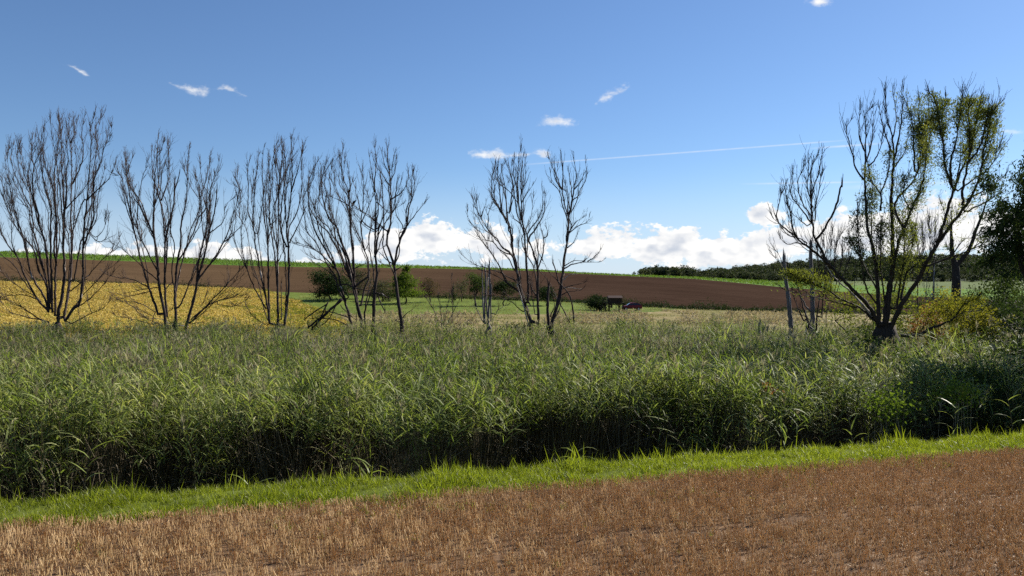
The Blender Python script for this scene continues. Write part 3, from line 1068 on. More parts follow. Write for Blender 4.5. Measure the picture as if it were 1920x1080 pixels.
# hedges and ditches below the ploughed slope
def hedge(name, label, p0, p1, Y, h, depth, mat, n, seed, leaf=.34):
    r = rs(seed)
    b = MB()
    px = r.uniform(p0, p1, n)
    yy = Y(px) + r.normal(size=n) * depth
    hh = h * np.clip(.75 + .35 * smooth_noise(px, px * 0, seed, 60), .3, 1.4)
    z = H(px, yy) + np.abs(r.normal(size=n)) * hh * .45
    b.leaves(np.column_stack([(px - 960) / F * yy, yy, z]), leaf, leaf * .55, r, -.1)
    return tag(b.obj(name, mat), label, 'hedge')


hedge('field_hedge', 'low dark weedy strip between yellow crop and ploughed slope', -160, 470, lambda p: YB - 1.2 + 0 * p, 1.5, .7, LG['dark_leaf'], 9000, 201)
hedge('ditch_hedge', 'dark green ditch hedge along the foot of the ploughed slope on the right', 1060, 1700, lambda p: YB - np.interp(p, [1060, 1300, 1700], [1.5, 7, 10]), 1.7, 1.4, LG['dark_leaf'], 13000, 202)
hedge('bramble_hedge', 'dark bramble hedge behind the orchard trees', 640, 1060, lambda p: YB - 2 + 0 * p, 1.6, .9, LG['dark_leaf'], 6000, 203)
hedge('valley_hedge', 'dark hedge line beyond the small green field behind the leafy willow', 1640, 2300, lambda p: 230 + 0 * p, 6.0, 3.0, LG['wood_leaf'], 14000, 204, .6)

# --- the far wood on the skyline and the wooded hill: one mass each
def wood_tree(seed):
    r = rs(seed)
    b = MB()
    cp, cc = crown_points(r, 560, (0, 0, 6.0), (3.7, 3.7, 3.7), 16, .20, .60)
    b.leaves(cp, .95, .62, r, 0)
    b.tube([(0, 0, -1), (0, 0, 5.5)], [.3, .2], 5)
    return b.mesh('wood_tree', LG['wood_leaf'])


wt = [wood_tree(i + 300) for i in range(5)]
r = rs(61)
n = 150
px = np.concatenate([r.uniform(1200, 1330, 70), r.uniform(1330, 1520, 80)])
Y = np.interp(px, [1190, 1350, 1530], [545, 620, 760]) + r.uniform(0, 55, n)
tgt = np.interp(px, [1190, 1205, 1225, 1260, 1300, 1340, 1360, 1400, 1450, 1530], [513, 503, 498.5, 500.5, 501, 507, 505.5, 509.5, 513, 516])
base = H(px, Y) - .5
hh = (zpy(tgt, Y) - base) / 9.8
s = np.clip(hh * np.where(r.uniform(size=n) < .3, r.uniform(.85, 1.04, n), r.uniform(.6, .95, n)), .35, 1.6)
scatter('far_wood', np.column_stack([(px - 960) / F * Y, Y, base]), np.column_stack([0 * px, 0 * px, r.uniform(0, 6.28, n)]), np.column_stack([s * 1.25, s * 1.25, s]), r.randint(0, 5, n), wt, 'dark wood on the skyline beyond the ploughed field')
leafy('lone_tree', 'tiny lone tree at the left end of the skyline wood', 'tree', 1189, 540, 2.6, 4.4, LG['wood_leaf'], 330, 160, .7, .12, .2)
n = 1100
px = r.uniform(1330, 2400, n)
Y = r.uniform(830, 1340, n)
kk = np.clip((Y - 820) / 480, 0, 1)
kk = kk * kk * (3 - 2 * kk)
ht = np.interp(px, hp[0], ht[0]) if ht.ndim == 2 else ht
zz = (1 - kk) * zpy(531, 820) + kk * zpy(ht, 1300) - 1
s = r.uniform(1.0, 1.9, n)
scatter('hill_wood', np.column_stack([(px - 960) / F * Y, Y, zz]), np.column_stack([0 * px, 0 * px, r.uniform(0, 6.28, n)]), np.column_stack([s * 1.25, s * 1.25, s]), r.randint(0, 5, n), wt, 'bluish green woodland covering the hill on the right')

# hay left lying in swaths on the meadow
M_hay = leaf_mat('hay', [(0, (0.20, 0.155, 0.08)), (.5, (0.35, 0.285, 0.18)), (1, (0.54, 0.46, 0.32))], .3, .8, .1)
r = rs(77)
b = MB()
for Y0, a0, a1, nn in ((104, 560, 1560, 2600), (112, 600, 1560, 2600), (121, 640, 1560, 2600), (131, 700, 1560, 2300), (146, 1150, 1560, 1300), (158, 1240, 1560, 900)):
    px = r.uniform(a0, a1, nn)
    ok = smooth_noise(px, px * 0 + Y0, 12, 150) > -.5
    px = px[ok]
    yy = Y0 + 1.6 * smooth_noise(px, px * 0 + Y0, 13, 500) + r.normal(size=px.size) * .5
    z = H(px, yy) + np.abs(r.normal(size=px.size)) * .16
    b.leaves(np.column_stack([(px - 960) / F * yy, yy, z]), .75, .16, r, 0)
tag(b.obj('hay_swaths', M_hay), 'loose rows of dry hay lying on the meadow', kind='stuff')
M_rough = leaf_mat('rough_grass', [(0, (0.11, 0.12, 0.035)), (.6, (0.22, 0.205, 0.075)), (1, (0.36, 0.30, 0.16))], .35, .7, .15, .2, .06)
n = 15000
px = r.uniform(560, 1560, n)
Y = r.uniform(96, 183, n)
ok = (px > PSPLIT(Y)) & (smooth_noise((px - 960) / F * Y, Y, 14, 22) > .1 - .5 * (Y > 130))
px, Y = px[ok], Y[ok]
z = H(px, Y)
b = MB()
b.leaves(np.column_stack([(px - 960) / F * Y, Y, z]), .34, .10, r, -1.4)
tag(b.obj('rough_grass', M_rough), 'tufts of rough grass on the meadow', kind='stuff')

# ----------------------------------------------------------------- raised hut and red car
M_wood = plain('weathered_boards', (0.040, 0.030, 0.024), .9, .05, var=.35, scale=3)
M_roof = plain('red_brown_roof', (0.035, 0.015, 0.012), .8, .2, var=.25)
HY = 148.0
hx = lambda px: (px - 960) / F * HY
hz0 = gz(hx(1150), HY)
root = tag(empty('raised_hut', (hx(1150), HY, hz0)), 'raised wooden hut on two leg frames with ladder on the lawn', 'hut')
pm = HY / F
zt = hz0 + 15.2 * pm


def bar(p, q, w, name, mat, parent):
    b = MB()
    b.tube([p, q], w, 4)
    return b.obj(name, mat, parent)


for cx in (1138.5, 1165.0):
    for dx in (-3.6, 3.6):
        for dy in (-.8, .8):
            bar((hx(cx + dx), HY + dy, hz0 - .1), (hx(cx + dx), HY + dy, zt), .085, 'leg', M_wood, root)
    for dy in (-.8, .8):
        bar((hx(cx - 3.6), HY + dy - .06, hz0 + .2), (hx(cx + 3.6), HY + dy - .06, hz0 + .2), .06, 'crossbar', M_wood, root)
for s0, s1 in ((1142.1, 1147), (1161.4, 1156.5)):
    for dy in (-.86, .86):
        bar((hx(s0), HY + dy, zt - .75), (hx(s1), HY + dy, zt - .02), .05, 'brace', M_wood, root)
b = MB()
b.box((hx(1151.5), HY, zt + .07), ((1171 - 1132) * pm, 2.1, .15))
b.obj('platform', M_wood, root)
b = MB()
x0, x1 = hx(1140.5), hx(1162.5)
b.box(((x0 + x1) / 2, HY + .1, zt + .145 + .45), (x1 - x0, 1.7, .9))
wall = b.obj('wall', M_wood, root)
for k in range(9):
    b = MB()
    b.box((x0 + .14 + k * (x1 - x0 - .26) / 8, HY + .1 - .87, zt + .60), (.22, .035, .86))
    b.obj('plank', M_wood, wall)
b = MB()
b.box((hx(1164.5), HY - .2, zt + .55), (.25, .3, .8))
b.obj('side_board', M_wood, root)
b = MB()
w2 = (x1 - x0) / 2 + .25
xm = (x0 + x1) / 2 + .12
b.add([(xm - w2, HY - 1.1, zt + 1.05), (xm + w2, HY - 1.1, zt + 1.05), (xm + w2, HY + .1, zt + 1.48), (xm - w2, HY + .1, zt + 1.48),
       (xm - w2, HY + 1.2, zt + 1.05), (xm + w2, HY + 1.2, zt + 1.05),
       (xm - w2, HY - 1.1, zt + .99), (xm + w2, HY - 1.1, zt + .99), (xm + w2, HY + 1.2, zt + .99), (xm - w2, HY + 1.2, zt + .99)],
      [[0, 1, 2, 3], [3, 2, 5, 4], [6, 7, 1, 0], [8, 9, 4, 5], [6, 9, 8, 7]], [[1, 5, 2], [0, 3, 4], [1, 7, 5], [7, 8, 5], [0, 4, 6], [6, 4, 9]])
b.obj('roof', M_roof, root)
lx0, lx1 = hx(1127), hx(1132)
lad = bar((lx0, HY - .25, hz0 - .05), (lx1, HY - .25, zt + .9), .045, 'ladder', M_wood, root)
bar((lx0, HY + .25, hz0 - .05), (lx1, HY + .25, zt + .9), .045, 'rail', M_wood, lad)
for k in range(7):
    f = (k + .8) / 9
    q = np.array((lx0, HY, hz0)) * (1 - f) + np.array((lx1, HY, zt + .9)) * f
    bar(q - [0, .25, 0], q + [0, .25, 0], .03, 'rung', M_wood, lad)
b = MB()
b.box((hx(1145.5), HY - .8, zt - .42), (.34, .06, .75))
b.obj('hanging_board', M_wood, root)

# red hatchback, nose to the left
M_paint = plain('dark_red_paint', (0.17, 0.010, 0.018), .45, .3, var=.05)
M_glass = plain('car_glass', (0.012, 0.012, 0.016), .08, .6, var=.1)
M_tyre = plain('tyre_rubber', (0.012, 0.012, 0.012), .9, .1)
M_rim = plain('wheel_rim', (0.35, 0.35, 0.36), .35, .5, metal=.7)
M_lamp = plain('lamp_lens', (0.55, 0.52, 0.48), .15, .5)
M_tail = plain('tail_lens', (0.30, 0.01, 0.01), .2, .5)
CY = 157.0
cxm = (1184.5 - 960) / F * CY
cz = gz(cxm, CY)
car = tag(empty('parked_car', (cxm, CY, cz)), 'dark red hatchback car parked on the lawn beside the hut', 'car')
prof = [(-1.98, .34), (-2.02, .62), (-1.92, .82), (-1.05, .98), (-.98, 1.0), (-.38, 1.44), (.1, 1.52), (.95, 1.49), (1.45, 1.36), (1.86, 1.0), (1.98, .90), (2.0, .42), (1.9, .30), (-1.9, .28)]
b = MB()
nP = len(prof)
vs = []
for lvl, (yo) in enumerate((-.85, .85)):
    for (x, z) in prof:
        k = 1 - .16 * max(0, (z - .95) / .55)
        vs.append((x, yo * k, z))
b.add([(cxm + x, CY + y, cz + z) for x, y, z in vs], [[i, (i + 1) % nP, nP + (i + 1) % nP, nP + i] for i in range(nP)])
for s in (0, 1):                                    # side skins as fans around the middle
    base = [vs[s * nP + i] for i in range(nP)]
    ctr = (0, (-.9, .9)[s], .72)
    b.add([(cxm + x, CY + y, cz + z) for x, y, z in base + [ctr]], None, [[i, nP, (i + 1) % nP] if s else [(i + 1) % nP, nP, i] for i in range(nP)])
b.obj('body', M_paint, car)
for s in (-1, 1):
    for quad in (((-.86, 1.02), (-.30, 1.40), (.08, 1.46), (.08, 1.02)), ((.16, 1.02), (.16, 1.46), (.92, 1.43), (.98, 1.03)), ((1.05, 1.04), (.99, 1.42), (1.38, 1.32), (1.66, 1.06))):
        b = MB()
        yy_ = [CY + s * .85 * (1 - .16 * max(0, (z - .95) / .55)) + s * .02 for _, z in quad]
        p = [(cxm + x, y, cz + z) for (x, z), y in zip(quad, yy_)]
        p2 = [(x, y - s * .05, z) for x, y, z in p]
        b.add(p + p2, [[0, 1, 2, 3], [4, 7, 6, 5], [0, 4, 5, 1], [1, 5, 6, 2], [2, 6, 7, 3], [3, 7, 4, 0]])
        b.obj('side_window', M_glass, car)
for nm, (xa, za), (xb, zb), sgn in (('windscreen', (-.95, 1.03), (-.42, 1.42), -1), ('rear_window', (1.83, 1.04), (1.50, 1.34), 1)):
    b = MB()
    o_ = .02 * sgn
    b.add([(cxm + xa + o_, CY - .70, cz + za + .02), (cxm + xa + o_, CY + .70, cz + za + .02), (cxm + xb + o_, CY + .60, cz + zb + .02), (cxm + xb + o_, CY - .60, cz + zb + .02),
           (cxm + xa - o_, CY - .70, cz + za - .02), (cxm + xa - o_, CY + .70, cz + za - .02), (cxm + xb - o_, CY + .60, cz + zb - .02), (cxm + xb - o_, CY - .60, cz + zb - .02)],
          [[0, 1, 2, 3], [7, 6, 5, 4], [0, 4, 5, 1], [2, 6, 7, 3], [1, 5, 6, 2], [3, 7, 4, 0]])
    b.obj(nm, M_glass, car)
for wx in (-1.28, 1.25):
    for s in (-1, 1):
        b = MB()
        b.tube([(cxm + wx, CY + s * .68, cz + .30), (cxm + wx, CY + s * .90, cz + .30)], .31, 16)
        w = b.obj('wheel', M_tyre, car)
        b = MB()
        b.tube([(cxm + wx, CY + s * .88, cz + .30), (cxm + wx, CY + s * .925, cz + .30)], .19, 12)
        b.obj('rim', M_rim, w)
for s in (-1, 1):
    b = MB()
    b.box((cxm - 1.97, CY + s * .62, cz + .70), (.12, .32, .14))
    b.obj('headlight', M_lamp, car)
    b = MB()
    b.box((cxm + 1.93, CY + s * .66, cz + .92), (.14, .16, .28))
    b.obj('tail_light', M_tail, car)
    b = MB()
    b.box((cxm - .72, CY + s * .93, cz + 1.03), (.12, .16, .12))
    b.obj('mirror', M_paint, car)
# ----------------------------------------------------------------- bare, dead and leafy trees along the reeds
FR = {'z': (0, 200, 2.454), '1': (0, 210, 5.141), '2': (0, 410, 5.141), '3': (210, 250, 5.684), '4': (200, 430, 5.685), '5': (440, 250, 2.92),
      '6': (560, 270, 6.0), '7': (560, 440, 6.0), '8': (870, 280, 6.354), '9': (860, 440, 6.0), 'a': (1440, 270, 5.4), 'b': (1440, 440, 5.143),
      'c': (1560, 160, 4.5), 'd': (1720, 160, 4.5), 'e': (1560, 380, 3.857), 'g': (1720, 380, 3.375), 'p': (0, 0, 1.0)}


def parse(txt):
    fr, out, joint = None, [], False
    for tok in txt.split():
        if ',' in tok:
            x, y = tok.split(',')
            q = np.array((fr[0] + float(x) / fr[2], fr[1] + float(y) / fr[2]))
            if joint and len(out) > 1 and (np.dot(q - out[-1], out[-1] - out[-2]) <= 0 or np.linalg.norm(q - out[-1]) < 9):
                continue          # overlap where two close-up views of the limb meet
            joint = False
            out.append(q)
        else:
            fr, joint = FR[tok], True
    return np.array(out)


def resample(p, step):
    """Catmull-Rom through the points, evenly spaced"""
    p = np.vstack([2 * p[0] - p[1], p, 2 * p[-1] - p[-2]])
    o = []
    for i in range(1, len(p) - 2):
        a, b_, c, d = p[i - 1:i + 3]
        m = max(2, int(np.linalg.norm(c - b_) / step) + 1)
        t = np.linspace(0, 1, m, endpoint=False)[:, None]
        o.append(.5 * (2 * b_ + (c - a) * t + (2 * a - 5 * b_ + 4 * c - d) * t ** 2 + (3 * b_ - a - 3 * c + d) * t ** 3))
    o.append(p[-2][None])
    return np.vstack(o)


def tubes(b, P, Rr, k=3, mat=0):
    """many thin tubes at once; P (n, m, 3), Rr (n, m)"""
    n, m, _ = P.shape
    if n == 0:
        return
    t = norm(np.gradient(P, axis=1))
    u = norm(np.cross(t, np.array([.13, .97, .21])))
    w = np.cross(t, u)
    a = np.arange(k) * 2 * np.pi / k
    v = P[:, :, None, :] + Rr[:, :, None, None] * (np.cos(a)[:, None] * u[:, :, None, :] + np.sin(a)[:, None] * w[:, :, None, :])
    i = (np.arange(n)[:, None, None] * m + np.arange(m - 1)[None, :, None]) * k
    j = np.arange(k)[None, None, :]
    jn = (j + 1) % k
    q = np.stack([i + j, i + jn, i + k + jn, i + k + j], -1).reshape(-1, 4)
    b.add(v.reshape(-1, 3), q, None, mat)


def grow(r, p0, d0, L, seg=5, up=.10, wob=.09):
    n = len(p0)
    P = [p0]
    d = norm(d0)
    for _ in range(seg):
        d = norm(d + r.normal(size=(n, 3)) * wob + np.array([0, 0, up]))
        P.append(P[-1] + d * (L / seg)[:, None])
    return np.stack(P, 1)


def make_tree(name, label, cat, D, stems, gz0, base_r, seed, bark=M_bark, twig=M_twig, twl=1.15, tws=.30, up=.17, spread=.55, group=None, leafmat=None, leaf=(.085, .03), depth=.26, rmin=.007, fist=0.0, sib=0):
    r = rs(seed)
    if sib:            # slimmer companions growing beside the main stems
        more = []
        for st in stems:
            if st[0] >= 1.5 and not (len(st) > 2 and (st[2].get('broken') or st[2].get('free'))):
                for _ in range(sib + int(st[0] > 2.2)):
                    p = parse(st[1])
                    k0 = r.randint(1, max(2, len(p) * 2 // 3))
                    p = p[k0 - 1:]
                    if len(p) < 3:
                        continue
                    q = np.linspace(0, 1, len(p))[:, None]
                    sh = np.array([r.normal() * 17, abs(r.normal()) * 16])
                    p = p + sh * q ** .8 + r.normal(size=p.shape) * 2.0 * (q > 0)
                    more.append((st[0] * r.uniform(.38, .6), 'p ' + ' '.join('%.1f,%.1f' % tuple(a) for a in p), dict(tw=.8)))
        stems = list(stems) + more
    first = parse(stems[0][1])[0]
    bx = (first[0] - 960) / F * D
    root = tag(empty(name, (bx, D, gz0)), label, cat, group)
    known = np.zeros((0, 3))
    ground_stems = []
    for si, st in enumerate(stems):
        r0, txt = st[0], st[1]
        opt = st[2] if len(st) > 2 else {}
        p = resample(parse(txt), 9.0)
        attached = False
        off0 = r.normal() * base_r * .5
        if len(known):
            dd = np.hypot(known[:, 0] - p[0, 0], known[:, 1] - p[0, 1])
            j = dd.argmin()
            if dd[j] < 16 and not opt.get('free'):
                off0, attached = known[j, 2], True
                p = np.vstack([known[j, :2], p]) if dd[j] > 2 else p
        s = np.concatenate([[0], np.cumsum(np.hypot(*np.diff(p, axis=0).T))]) * D / F
        kd = float(np.clip(r.normal() * depth, -.5, .5))
        off = off0 + kd * s + .05 * np.sin(s * 2.2 + r.uniform(0, 6))
        off = np.where(s < .01, off0, off)
        known = np.vstack([known, np.column_stack([p, off])])
        Yd = D + off
        P = np.column_stack([(p[:, 0] - 960) / F * Yd, Yd, CAMZ - (p[:, 1] - 540) / F * Yd])
        P[1:-1] += r.normal(size=P[1:-1].shape) * .012
        q = s / max(s[-1], 1e-6)
        R0 = r0 * .84 * D / F
        broken = opt.get('broken')
        rad = R0 * (1 - q * (.35 if broken else 1)) ** .95 + (0 if broken else rmin)
        if not attached and P[0, 2] > gz0 and P[0, 2] < gz0 + 6.5 and not opt.get('free'):
            g = P[0].copy()
            g[0] = bx + (g[0] - bx) * .8
            g[2] = gz0 - .15
            P = np.vstack([g, (g + P[0]) / 2, P])
            rad = np.concatenate([[R0 * 1.25, R0 * 1.1], rad])
            q = np.concatenate([[0, 0], q])
        b = MB()
        nn = len(P)
        k = 8 if R0 > .07 else 6 if R0 > .03 else 4
        b.tube(P, rad, k, 0, True, 1 + r.normal(size=(nn, k)) * .09)
        limb = b.obj('limb', opt.get('mat', bark), root, smooth=True)
        if broken:        # splintered end
            b = MB()
            for _ in range(6):
                a = r.uniform(0, 6.28)
                e = P[-1] + np.array([math.cos(a), math.sin(a), 0]) * rad[-1] * .6
                b.tube([e - (0, 0, .1), e + np.array([r.normal() * .03, r.normal() * .03, r.uniform(.1, .45)])], [rad[-1] * .4, .004], 4)
            b.obj('splinter', opt.get('mat', bark), limb)
        # twigs
        Ls = s[-1]
        dens = opt.get('tw', 1.0)
        ntw = int(Ls / tws * dens * 1.7)
        if ntw > 0:
            qs = opt.get('q0', .22) + (1 - opt.get('q0', .22)) * r.uniform(size=ntw) ** .75
            idx = np.clip((qs * (nn - 1)).astype(int), 0, nn - 2)
            fr = (qs * (nn - 1) - idx)[:, None]
            p0 = P[idx] * (1 - fr) + P[idx + 1] * fr
            tg = norm(np.gradient(P, axis=0))[idx]
            side = norm(np.cross(tg, r.normal(size=(ntw, 3))))
            shoot = r.uniform(size=ntw) < .38           # long shoots running up beside the limb
            d0 = tg + side * (spread * np.where(shoot, .7, 1.0) * r.uniform(.6, 1.4, ntw))[:, None]
            L = 1.35 * twl * opt.get('twl', 1.0) * r.uniform(.35, 1.15, ntw) * (1.05 - .70 * qs) * min(1.0, .35 + Ls / 5) * np.where(shoot, 1.9, .8)
            T1 = grow(r, p0, d0, L, 6, up)
            # end of the limb itself
            tipn = 3 if not broken else 0
            if tipn:
                T1 = np.concatenate([T1, grow(r, np.repeat(P[-1:], tipn, 0), norm(np.gradient(P, axis=0))[-1:].repeat(tipn, 0) + r.normal(size=(tipn, 3)) * .2, np.full(tipn, twl * .6) * r.uniform(.5, 1.1, tipn), 6, up)])
            b = MB()
            m1 = len(T1)
            r1 = np.linspace(1, .42, 7)[None, :] * r.uniform(.0085, .015, m1)[:, None] * max(1.0, D / 43)
            tubes(b, T1, r1)
            allT = [T1.reshape(-1, 3)]
            alld = [np.gradient(T1, axis=1).reshape(-1, 3)]
            for rep in range(2):
                ii = r.randint(1, 6, m1)
                p1 = T1[np.arange(m1), ii]
                td = norm(T1[np.arange(m1), ii] - T1[np.arange(m1), ii - 1])
                sd = norm(np.cross(td, r.normal(size=(m1, 3))))
                L1 = np.linalg.norm(T1[:, -1] - T1[:, 0], axis=1) * r.uniform(.22, .6, m1)
                T2 = grow(r, p1, td + sd * .6, L1, 4, up * .8)
                tubes(b, T2, np.linspace(.8, .4, 5)[None, :] * np.full((m1, 1), .0082) * max(1.0, D / 43))
                allT.append(T2.reshape(-1, 3))
                alld.append(np.gradient(T2, axis=1).reshape(-1, 3))
            b.obj('twigs', twig, limb)['kind'] = 'stuff'
            lf = opt.get('leaf', 0)
            if lf:
                A = np.vstack(allT)
                dA = norm(np.vstack(alld))
                lo, hi = opt.get('lq', (0, 1))
                nl = int(len(A) * min(lf * 2.3, 3.0))
                ii = r.randint(0, len(A), nl)
                c = A[ii] + r.normal(size=(nl, 3)) * .12
                zq = (c[:, 2] - P[:, 2].min()) / max(1e-3, P[:, 2].max() - P[:, 2].min())
                okl = (zq > lo) & (zq < hi)
                b = MB()
                b.leaves(c[okl], leaf[0], leaf[1], r, .25, 0, dA[ii][okl])
                b.obj('foliage', opt.get('lm', leafmat), limb)['kind'] = 'stuff'
    # foot of the tree
    if base_r:
        zf = CAMZ - (first[1] - 540) / F * D
        b = MB()
        zz = np.linspace(gz0 - .2, max(zf, gz0 + .4) + (.02 if not fist else fist), 7)
        pts = np.column_stack([bx + r.normal(size=7) * .03, D + r.normal(size=7) * .03, zz])
        prof = np.array([1.4, 1.2, 1.08, 1.0, .9, .7, .25] if not fist else [1.35, 1.2, 1.15, 1.1, 1.0, .8, .45]) * base_r
        a = np.arange(14)
        wob = 1 + .13 * np.sin(a * 2.9 + r.uniform(0, 6))[None, :] + r.normal(size=(7, 14)) * .07
        b.tube(pts, prof, 14, 0, True, wob)
        b.obj('trunk', bark, root, smooth=True)
    return root


DT = 43.0
zT = float(marsh_z(DT))
DG = 'bare dead trees in a row behind the reeds'
S = lambda *a: a
make_tree('dead_tree', 'leftmost bare dead tree with a wide fan of many stems', 'tree', DT, [
    (3.4, 'z 268,990 270,940 286,873 296,754 291,634 294,515 291,368 282,254 282,182 280,110 272,60'),
    (2.9, 'z 295,968 325,782 329,658 329,572 325,515 329,358 329,254 325,168 315,96 320,58'),
    (2.9, 'z 300,985 345,920 368,897 382,782 382,649 391,515 401,430 413,263 420,158 415,106 432,39'),
    (2.6, 'z 255,960 253,800 258,720 262,572 256,478 248,320 260,230 267,168 277,105 272,72'),
    (2.7, 'z 240,945 236,760 234,682 234,515 234,468 205,368 191,263 189,191 200,110'),
    (2.4, 'z 230,900 224,801 205,625 177,539 143,397 119,335 95,239 88,175'),
    (2.1, 'z 177,539 177,502 153,406 150,311 157,273 184,206 190,160'), (1.0, 'z 157,273 143,230 148,149'),
    (2.4, 'z 225,930 210,792 167,620 148,515 143,464 115,416 91,359 62,292 48,230 60,182'),
    (2.1, 'z 228,920 215,820 177,754 158,663 100,591 86,529 60,455 35,400 28,340'),
    (2.3, 'z 224,945 205,878 148,782 129,706 105,601 72,553 57,515 40,450 20,395 8,330'),
    (2.4, 'z 224,945 165,873 117,782 81,696 29,625 0,558 -20,480 -30,400'),
    (2.1, 'z 258,720 248,640 258,530 243,368 205,263 196,206'),
    (1.6, 'z 334,354 363,292 382,234 382,172 377,120 387,53'), (1.5, 'z 325,168 340,130 352,80'),
    (2.0, 'z 382,649 415,563 430,515 432,430 434,340 463,254 477,192 506,144 513,96'),
    (1.7, 'z 340,800 349,754 372,620 396,601 425,553 444,515 452,400 482,290'),
    (1.4, 'z 291,480 330,440 370,400 420,330'), (1.3, 'z 401,430 450,380 500,330 525,280'), (1.2, 'z 401,430 380,440 340,560 325,600'),
    (1.3, 'z 325,850 396,787 492,682 535,653 545,610'), (1.2, 'z 329,945 382,868 477,768 540,715'), (1.3, 'z 329,997 406,959 477,926 501,897'),
    (1.1, 'z 334,935 401,892 458,840 516,768'), (1.5, 'z 224,992 172,973 100,921 48,892 5,887'), (1.2, 'z 224,990 110,964 48,945 10,902'),
    (1.2, 'z 190,897 134,873 72,864 5,878'), (0.9, 'z 153,868 81,825 14,768'), (1.0, 'z 400,560 440,600 480,560 488,510'), (.9, 'z 391,560 450,620 490,600 500,520'),
    (.9, 'z 420,940 405,900 395,840'), (.8, 'z 368,985 362,930 372,860'),
], zT, .34, 1001, sib=1, group=DG, twl=1.05, tws=.36)

make_tree('dead_tree', 'bare dead tree of five dark limbs, second from the left edge', 'tree', DT, [
    (3.0, '4 740,980 730,700 750,400 790,150 790,0 3 735,1060 740,950 780,780 800,600 800,400 825,160'),
    (3.0, '4 620,900 560,600 540,300 510,100 470,0 3 420,1060 370,900 290,700 190,560 155,420 140,250'),
    (2.4, '4 510,100 3 440,1040 445,800 450,560 465,380 480,200 490,60'),
    (2.6, '4 640,930 620,600 620,300 620,150 610,0 3 555,1060 545,900 510,720 470,570 430,450 420,200'), (1.4, '3 520,720 590,540 610,400 600,250 595,90'),
    (2.4, '4 620,150 650,0 3 590,1060 630,900 660,750 665,600 670,490', dict(broken=1, tw=.4)), (1.4, '3 668,600 690,540 720,410', dict(broken=1, tw=.3)),
    (3.0, '4 850,1020 930,750 980,500 1060,200 1100,0 3 1050,1060 1040,850 1045,650 1060,550 1130,400 1140,300'),
    (2.2, '4 960,560 980,350 1040,100 1060,0 3 990,1060 1030,870 1045,680 960,530 940,330'), (1.8, '3 1050,1000 1090,850 1110,700 1120,590', dict(broken=1, tw=.4)),
    (2.6, '4 550,900 450,620 370,350 320,120 290,0 3 240,1050 200,850 140,640 100,470 80,430'), (1.4, '3 205,860 185,640 160,450 140,240'), (1.0, '3 160,450 180,350 220,260'),
    (1.7, '4 560,470 480,330 430,220 350,80 3 275,1030 225,940 195,800 150,650'), (1.3, '3 275,1020 270,900 280,730 290,640 320,500 380,300'),
    (1.9, '4 735,480 760,350 850,200 940,0 3 870,1060 920,900 930,700 890,450'), (1.2, '3 920,900 1000,790 1010,600 1040,480'),
    (1.8, '4 770,830 850,650 950,400 1000,250 1060,60'),
    (1.9, '4 970,540 1080,400 1200,220 1310,0 3 1220,1060 1280,900 1340,720 1355,580 1315,480'), (1.1, '4 1260,130 1400,0 3 1420,930'), (1.1, '3 1060,1050 1180,940 1210,780 1270,710'),
    (1.8, '4 890,1000 1080,800 1300,570 1478,370'), (1.5, '4 900,960 1100,800 1300,730 1470,700'), (.9, '4 1180,800 1340,820 1478,760'),
    (1.2, '4 440,620 300,540 100,510 0,480'), (1.0, '4 550,620 400,640 210,680'), (1.2, '4 550,550 370,390 230,260 80,160'), (.9, '4 480,660 330,690 120,750'),
    (1.0, '4 520,880 350,790 150,760 70,720'), (.9, '4 500,930 300,830 180,780'), (.9, '4 480,1010 230,950 120,930'), (1.0, '4 620,640 700,560', dict(broken=1, tw=0)),
    (.8, '4 540,1000 380,930 330,880'), (.8, '4 680,1000 640,900 690,860'), (.8, '4 1000,820 1050,740 1080,600'), (.8, '4 900,1010 1020,990 1100,1030'),
    (1.0, '4 870,1040 700,1010 580,960 420,940', dict(mat=M_pale, free=1, tw=.4)), (.9, '4 860,1035 720,1020 600,1025', dict(mat=M_pale, free=1, tw=.3)),
], zT, .16, 1002, sib=1, group=DG, twl=.95, tws=.34)

make_tree('dead_tree', 'slender bare dead tree of straight upright poles beside the yellow crop', 'tree', DT, [
    (2.2, '5 235,1050 232,820 215,640 195,500 190,400 205,250 210,130 250,60'), (2.2, '5 240,1050 235,700 240,470 240,330 225,200 215,120 230,60'),
    (2.5, '5 190,1040 180,950 150,800 120,650 100,500 75,430 75,300 70,220 80,150'), (2.4, '5 190,1040 185,800 180,600 160,450 155,300 150,200 160,80'),
    (3.0, '5 275,1050 295,850 295,650 285,520 300,420 310,320 315,200 310,30'), (1.9, '5 285,620 255,540 255,400 270,300 280,200 265,60'),
    (1.3, '5 300,600 340,520 375,430 378,330'), (1.6, '5 170,960 110,850 65,740 38,620 35,530 50,450'), (1.1, '5 160,860 110,780 90,720'),
    (1.4, '5 310,320 350,180 375,80'), (1.4, '5 100,500 110,300 130,130'), (1.4, '5 240,330 250,220 262,100'), (1.4, '5 255,1020 255,820', dict(broken=1, tw=.2)),
    (1.2, '5 130,550 150,400 165,300'), (1.3, '5 180,560 170,350 190,150'), (1.0, '5 175,1050 110,1010 60,950 10,940'), (.9, '5 240,700 265,650'), (1.2, '5 285,520 275,380 300,230 325,60'),
    (1.1, '5 195,500 230,470 240,430'),
], zT, .20, 1003, sib=1, group=DG, twl=.85, tws=.30, spread=.4, up=.14, depth=.2)

